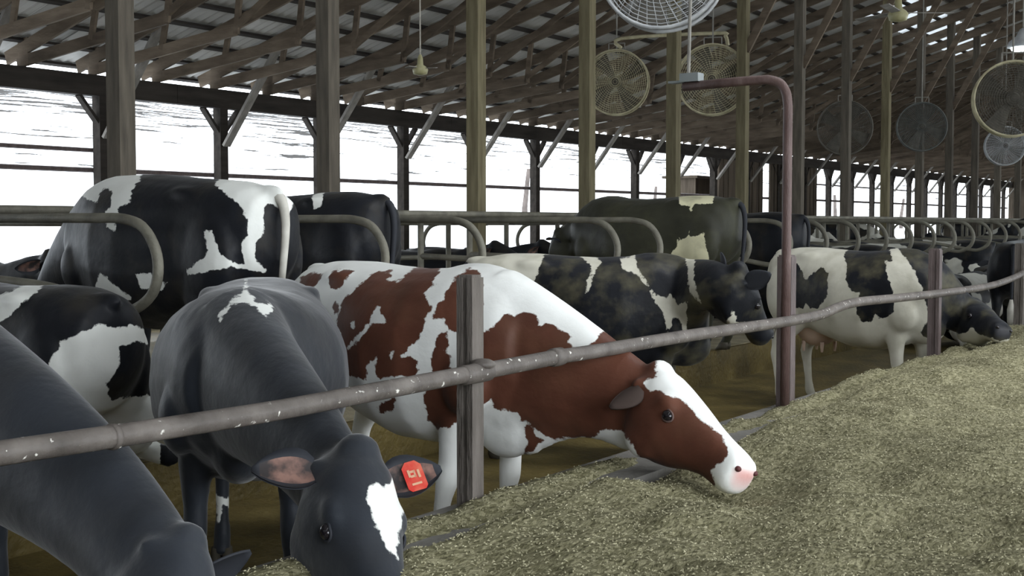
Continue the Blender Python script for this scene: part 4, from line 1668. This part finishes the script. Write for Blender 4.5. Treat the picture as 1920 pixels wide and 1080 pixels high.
# --- big black and white cow standing in the near stall
CC = [
    (0, [(140, 375), (165, 335), (205, 305), (272, 305), (263, 337), (247, 357), (243, 383), (222, 388), (217, 427), (218, 433), (200, 427), (197, 397), (207, 387), (210, 360), (200, 352), (187, 360), (182, 380), (150, 367)]),
    (0, [(402, 345), (420, 325), (520, 340), (560, 365), (543, 397), (503, 382), (493, 390), (493, 440), (480, 453), (480, 487), (503, 513), (457, 503), (433, 500), (353, 516), (350, 507), (390, 477), (383, 433), (397, 432), (413, 477),
         (430, 490), (460, 497), (453, 467), (453, 453), (465, 443), (463, 410), (447, 380), (423, 363)]),
    (0, [(177, 540), (187, 513), (213, 530), (247, 560), (217, 567), (193, 557)]),
    (0, [(253, 513), (283, 513), (313, 530), (305, 545), (265, 540)]),
]
make_cow('large black and white cow standing in the stall at left, above the rail line', (-5.15, 5.38), (-6.72, 5.5), P(70, 560, 9.0), P(20, 760, 9.1), M['coat_black'], True, CC, zf=0.35, voxel=0.018, scale=1.09, tail='white', width=1.0, pitch=1.5, sag=-0.06)

# --- black and white cow behind the red one
FC = [
    (0, [(700, 430), (1030, 430), (1090, 460), (1110, 475), (1128, 492), (1115, 510), (1105, 545), (1098, 550), (1100, 530), (1110, 500), (1085, 478), (1050, 472), (1020, 478), (1005, 518), (1000, 530), (985, 560), (700, 720)]),
    (0, [(1162, 485), (1182, 482), (1183, 455), (1190, 470), (1194, 500), (1212, 527), (1230, 553), (1249, 559), (1256, 550), (1271, 571), (1289, 565), (1286, 622), (1280, 622), (1274, 598), (1265, 595), (1253, 626), (1250, 624), (1244, 586), (1227, 565), (1212, 533), (1194, 515), (1167, 503)]),
    (0, [(1280, 465), (1304, 465), (1301, 524), (1304, 541), (1316, 571), (1292, 547), (1290, 506)]),
    (0, [(1373, 583), (1381, 592), (1378, 604), (1396, 604), (1360, 612)]),
]
make_cow('black and white cow with a dusty rump, behind the red and white cow', gxy(880, 9.2), gxy(1245, 8.9), P(1384, 512, 8.3), P(1442, 612, 8.6), M['coat_dusty'], True, FC, voxel=0.02, width=1.05,
         head_up=(RGT * 0.9 + FWD * 0.45 + V3((0, 0, 0.5))), ear_droop=-0.55, ear_back=0.3, ear_open=(0.5, -1, 0.2), headk=1.05, earlen=0.17)

# --- white cow with black patches at right, feeding
GC = [
    (1, [(1487, 487), (1500, 500), (1509, 525), (1528, 509), (1541, 500), (1553, 512), (1550, 556), (1534, 578), (1518, 578), (1512, 569), (1506, 578), (1480, 576), (1470, 490)]),
    (1, [(1582, 478), (1600, 455), (1665, 455), (1673, 487), (1670, 490), (1659, 487), (1663, 512), (1674, 547), (1676, 578), (1673, 588), (1657, 597), (1648, 597), (1641, 590), (1632, 604), (1616, 602), (1607, 588), (1605, 566), (1613, 550), (1597, 547), (1586, 525), (1588, 500)]),
    (1, [(1684, 465), (1714, 506), (1723, 525), (1730, 544), (1742, 597), (1726, 623), (1736, 635), (1774, 629), (1815, 623), (1821, 612), (1833, 626), (1871, 638), (1915, 635), (1960, 640), (1960, 440), (1690, 440)]),
]
make_cow('white cow with large black patches and black head, feeding at the right', gxy(1500, 11.5), gxy(1708, 10.6), P(1828, 576, 10.5), P(1922, 624, 9.6), M['coat_dusty'], False, GC, voxel=0.022, width=1.05, udder=0.9,
         head_up=(RGT * 0.3 + V3((0, 0, 1))), headk=1.08, tail='white', ear_droop=0.3, ear_back=0.8, ear_open=(0.2, -0.6, -1), earlen=0.15)

# --- dusty black cow in the stall, centre back
HC = [(0, [(1270, 340), (1345, 340), (1336, 382), (1301, 382), (1296, 399), (1292, 387), (1274, 384)]),
      (0, [(1271, 442), (1274, 450), (1290, 444), (1292, 432), (1295, 444), (1313, 442), (1316, 433), (1320, 435), (1322, 456), (1329, 482), (1335, 520), (1255, 520), (1256, 476), (1268, 464)])]
make_cow('dusty black cow with a pale flank patch standing in the stall beside the fifth post', (-5.1, 11.9), (-6.70, 11.95), P(1050, 440, 13.95), P(1015, 560, 14.15), M['coat_olive'], True, HC, zf=0.35, voxel=0.026, scale=1.10, belly=0.03, width=1.1)
# --- black cow in a stall right of the second post
IC = [(0, [(585, 365), (608, 360), (602, 385), (588, 395)])]
make_cow('black cow standing in the stall behind the second timber post', (-6.0, 7.33), (-7.44, 7.36), P(430, 500, 10.9), P(400, 600, 11), M['coat_black'], True, IC, zf=0.35, voxel=0.028, scale=1.07)

# --- distant cattle: two shared models, copied
far_a = make_cow('tmp', (0, -0.84), (0, 0.52), (0, 1.45, 1.05), (0, 1.85, 0.75), M['coat_far'], True, [], voxel=0.035, legs=True)
far_b = make_cow('tmp', (0, -0.84), (0, 0.52), (0, 1.30, 1.48), (0, 1.80, 1.30), M['coat_far'], True, [], voxel=0.035, legs=False, tail=False, belly=0.10, fold=True)


def copy_tree(o, parent=None):
    c = o.copy()
    COL.objects.link(c)
    c.parent = parent
    for ch in o.children:
        copy_tree(ch, c)
    return c


near_row = [12.9 + 0.6 + 1.2 * k for k in range(40)]
far = [  # row ('n' near stalls, 'f' far stalls, 'p' pixel x + depth), a, b, heading, model, all black, label
    ('n', 14.7, 6.42, 180, 'a', 1, 'black cow standing in the stall just left of the bent red pipe'),
    ('p', 1912, 16.0, 98, 'a', 1, 'black cow standing at the right photo edge above the rail'),
    ('p', 1800, 17.3, 75, 'b', 0, 'cow lying with pale belly behind the right feeding cow'),
    ('p', 1862, 20.5, 100, 'b', 0, 'patched cow resting between two posts near the right edge'),
    ('n', 15.9, 6.42, 180, 'b', 1, 'dark cow lying in the stall directly right of the red pipe'),
    ('n', 18.3, 6.42, 180, 'b', 0, 'cow lying in the stalls just above the white cow rump'),
    ('n', 20.7, 6.42, 180, 'b', 0, 'cow lying in the near stalls behind the black patch of the white cow'),
    ('n', 24.3, 6.42, 180, 'b', 0, 'cow lying in the stalls behind the white cow withers'),
    ('n', 27.9, 6.42, 180, 'b', 1, 'small dark cow lying in the stalls left of the right edge group'),
    ('f', 19.0, 10.2, 0, 'a', 1, 'cow standing in the far stalls behind the bent red pipe'),
    ('f', 24.5, 10.2, 0, 'a', 0, 'cow standing in the far stalls below the second small opening'),
    ('f', 28.5, 10.2, 0, 'a', 0, 'distant standing cow below the third small opening'),
    ('n', 33.9, 6.42, 180, 'a', 0, 'distant standing cow at the far end near the small pale fan'),
    ('n', 39.9, 6.42, 180, 'a', 0, 'tiny distant cow at the far end'),
    ('f', 5.2, 9.9, 0, 'b', 1, 'dark cow lying in the far stalls at the left photo edge'),
    ('f', 6.5, 10.0, 0, 'b', 0, 'pale patched cow lying in the far stalls at left'),
    ('f', 12.4, 9.8, 0, 'b', 1, 'cow lying in the far stalls left of the third timber post'),
    ('f', 13.7, 9.9, 0, 'b', 1, 'cow lying in the far stalls right behind the third timber post'),
    ('f', 15.0, 9.8, 0, 'b', 0, 'cow lying in the far stalls left of the dusty black stall cow'),
    ('f', 41.0, 10.2, 0, 'a', 0, 'tiny cow far down the barn under the fourth small opening'),
]
f0 = tl[0] - 1.2 + 0.6
for i, (row, a_, b_, hd, mdl, blk, lab) in enumerate(far):
    src = far_a if mdl == 'a' else far_b
    c = copy_tree(src)
    if row == 'p':
        q = P(a_, 418, b_)
    elif row == 'n':
        q = V3((-b_, 13.5 + 1.2 * round((a_ - 13.5) / 1.2), 0))
    else:
        q = V3((-b_, f0 + 1.2 * round((a_ - f0) / 1.2), 0))
    zf = 0.35 if -11 < q.x < -5.5 else 0.0
    if mdl == 'b':
        zf -= 0.45
    c.location = (q.x, q.y, zf)
    c.rotation_euler = (0, 0, math.radians(hd))
    tag(c, lab, 'cow', 'cattle further down the barn')
    if blk:
        bd = c.children[0]
        bd.material_slots[0].link = 'OBJECT'
        bd.material_slots[0].material = M['coat_black']
for src in (far_a, far_b):
    for ch in list(src.children):
        for g in list(ch.children):
            bpy.data.objects.remove(g)
        bpy.data.objects.remove(ch)
    bpy.data.objects.remove(src)
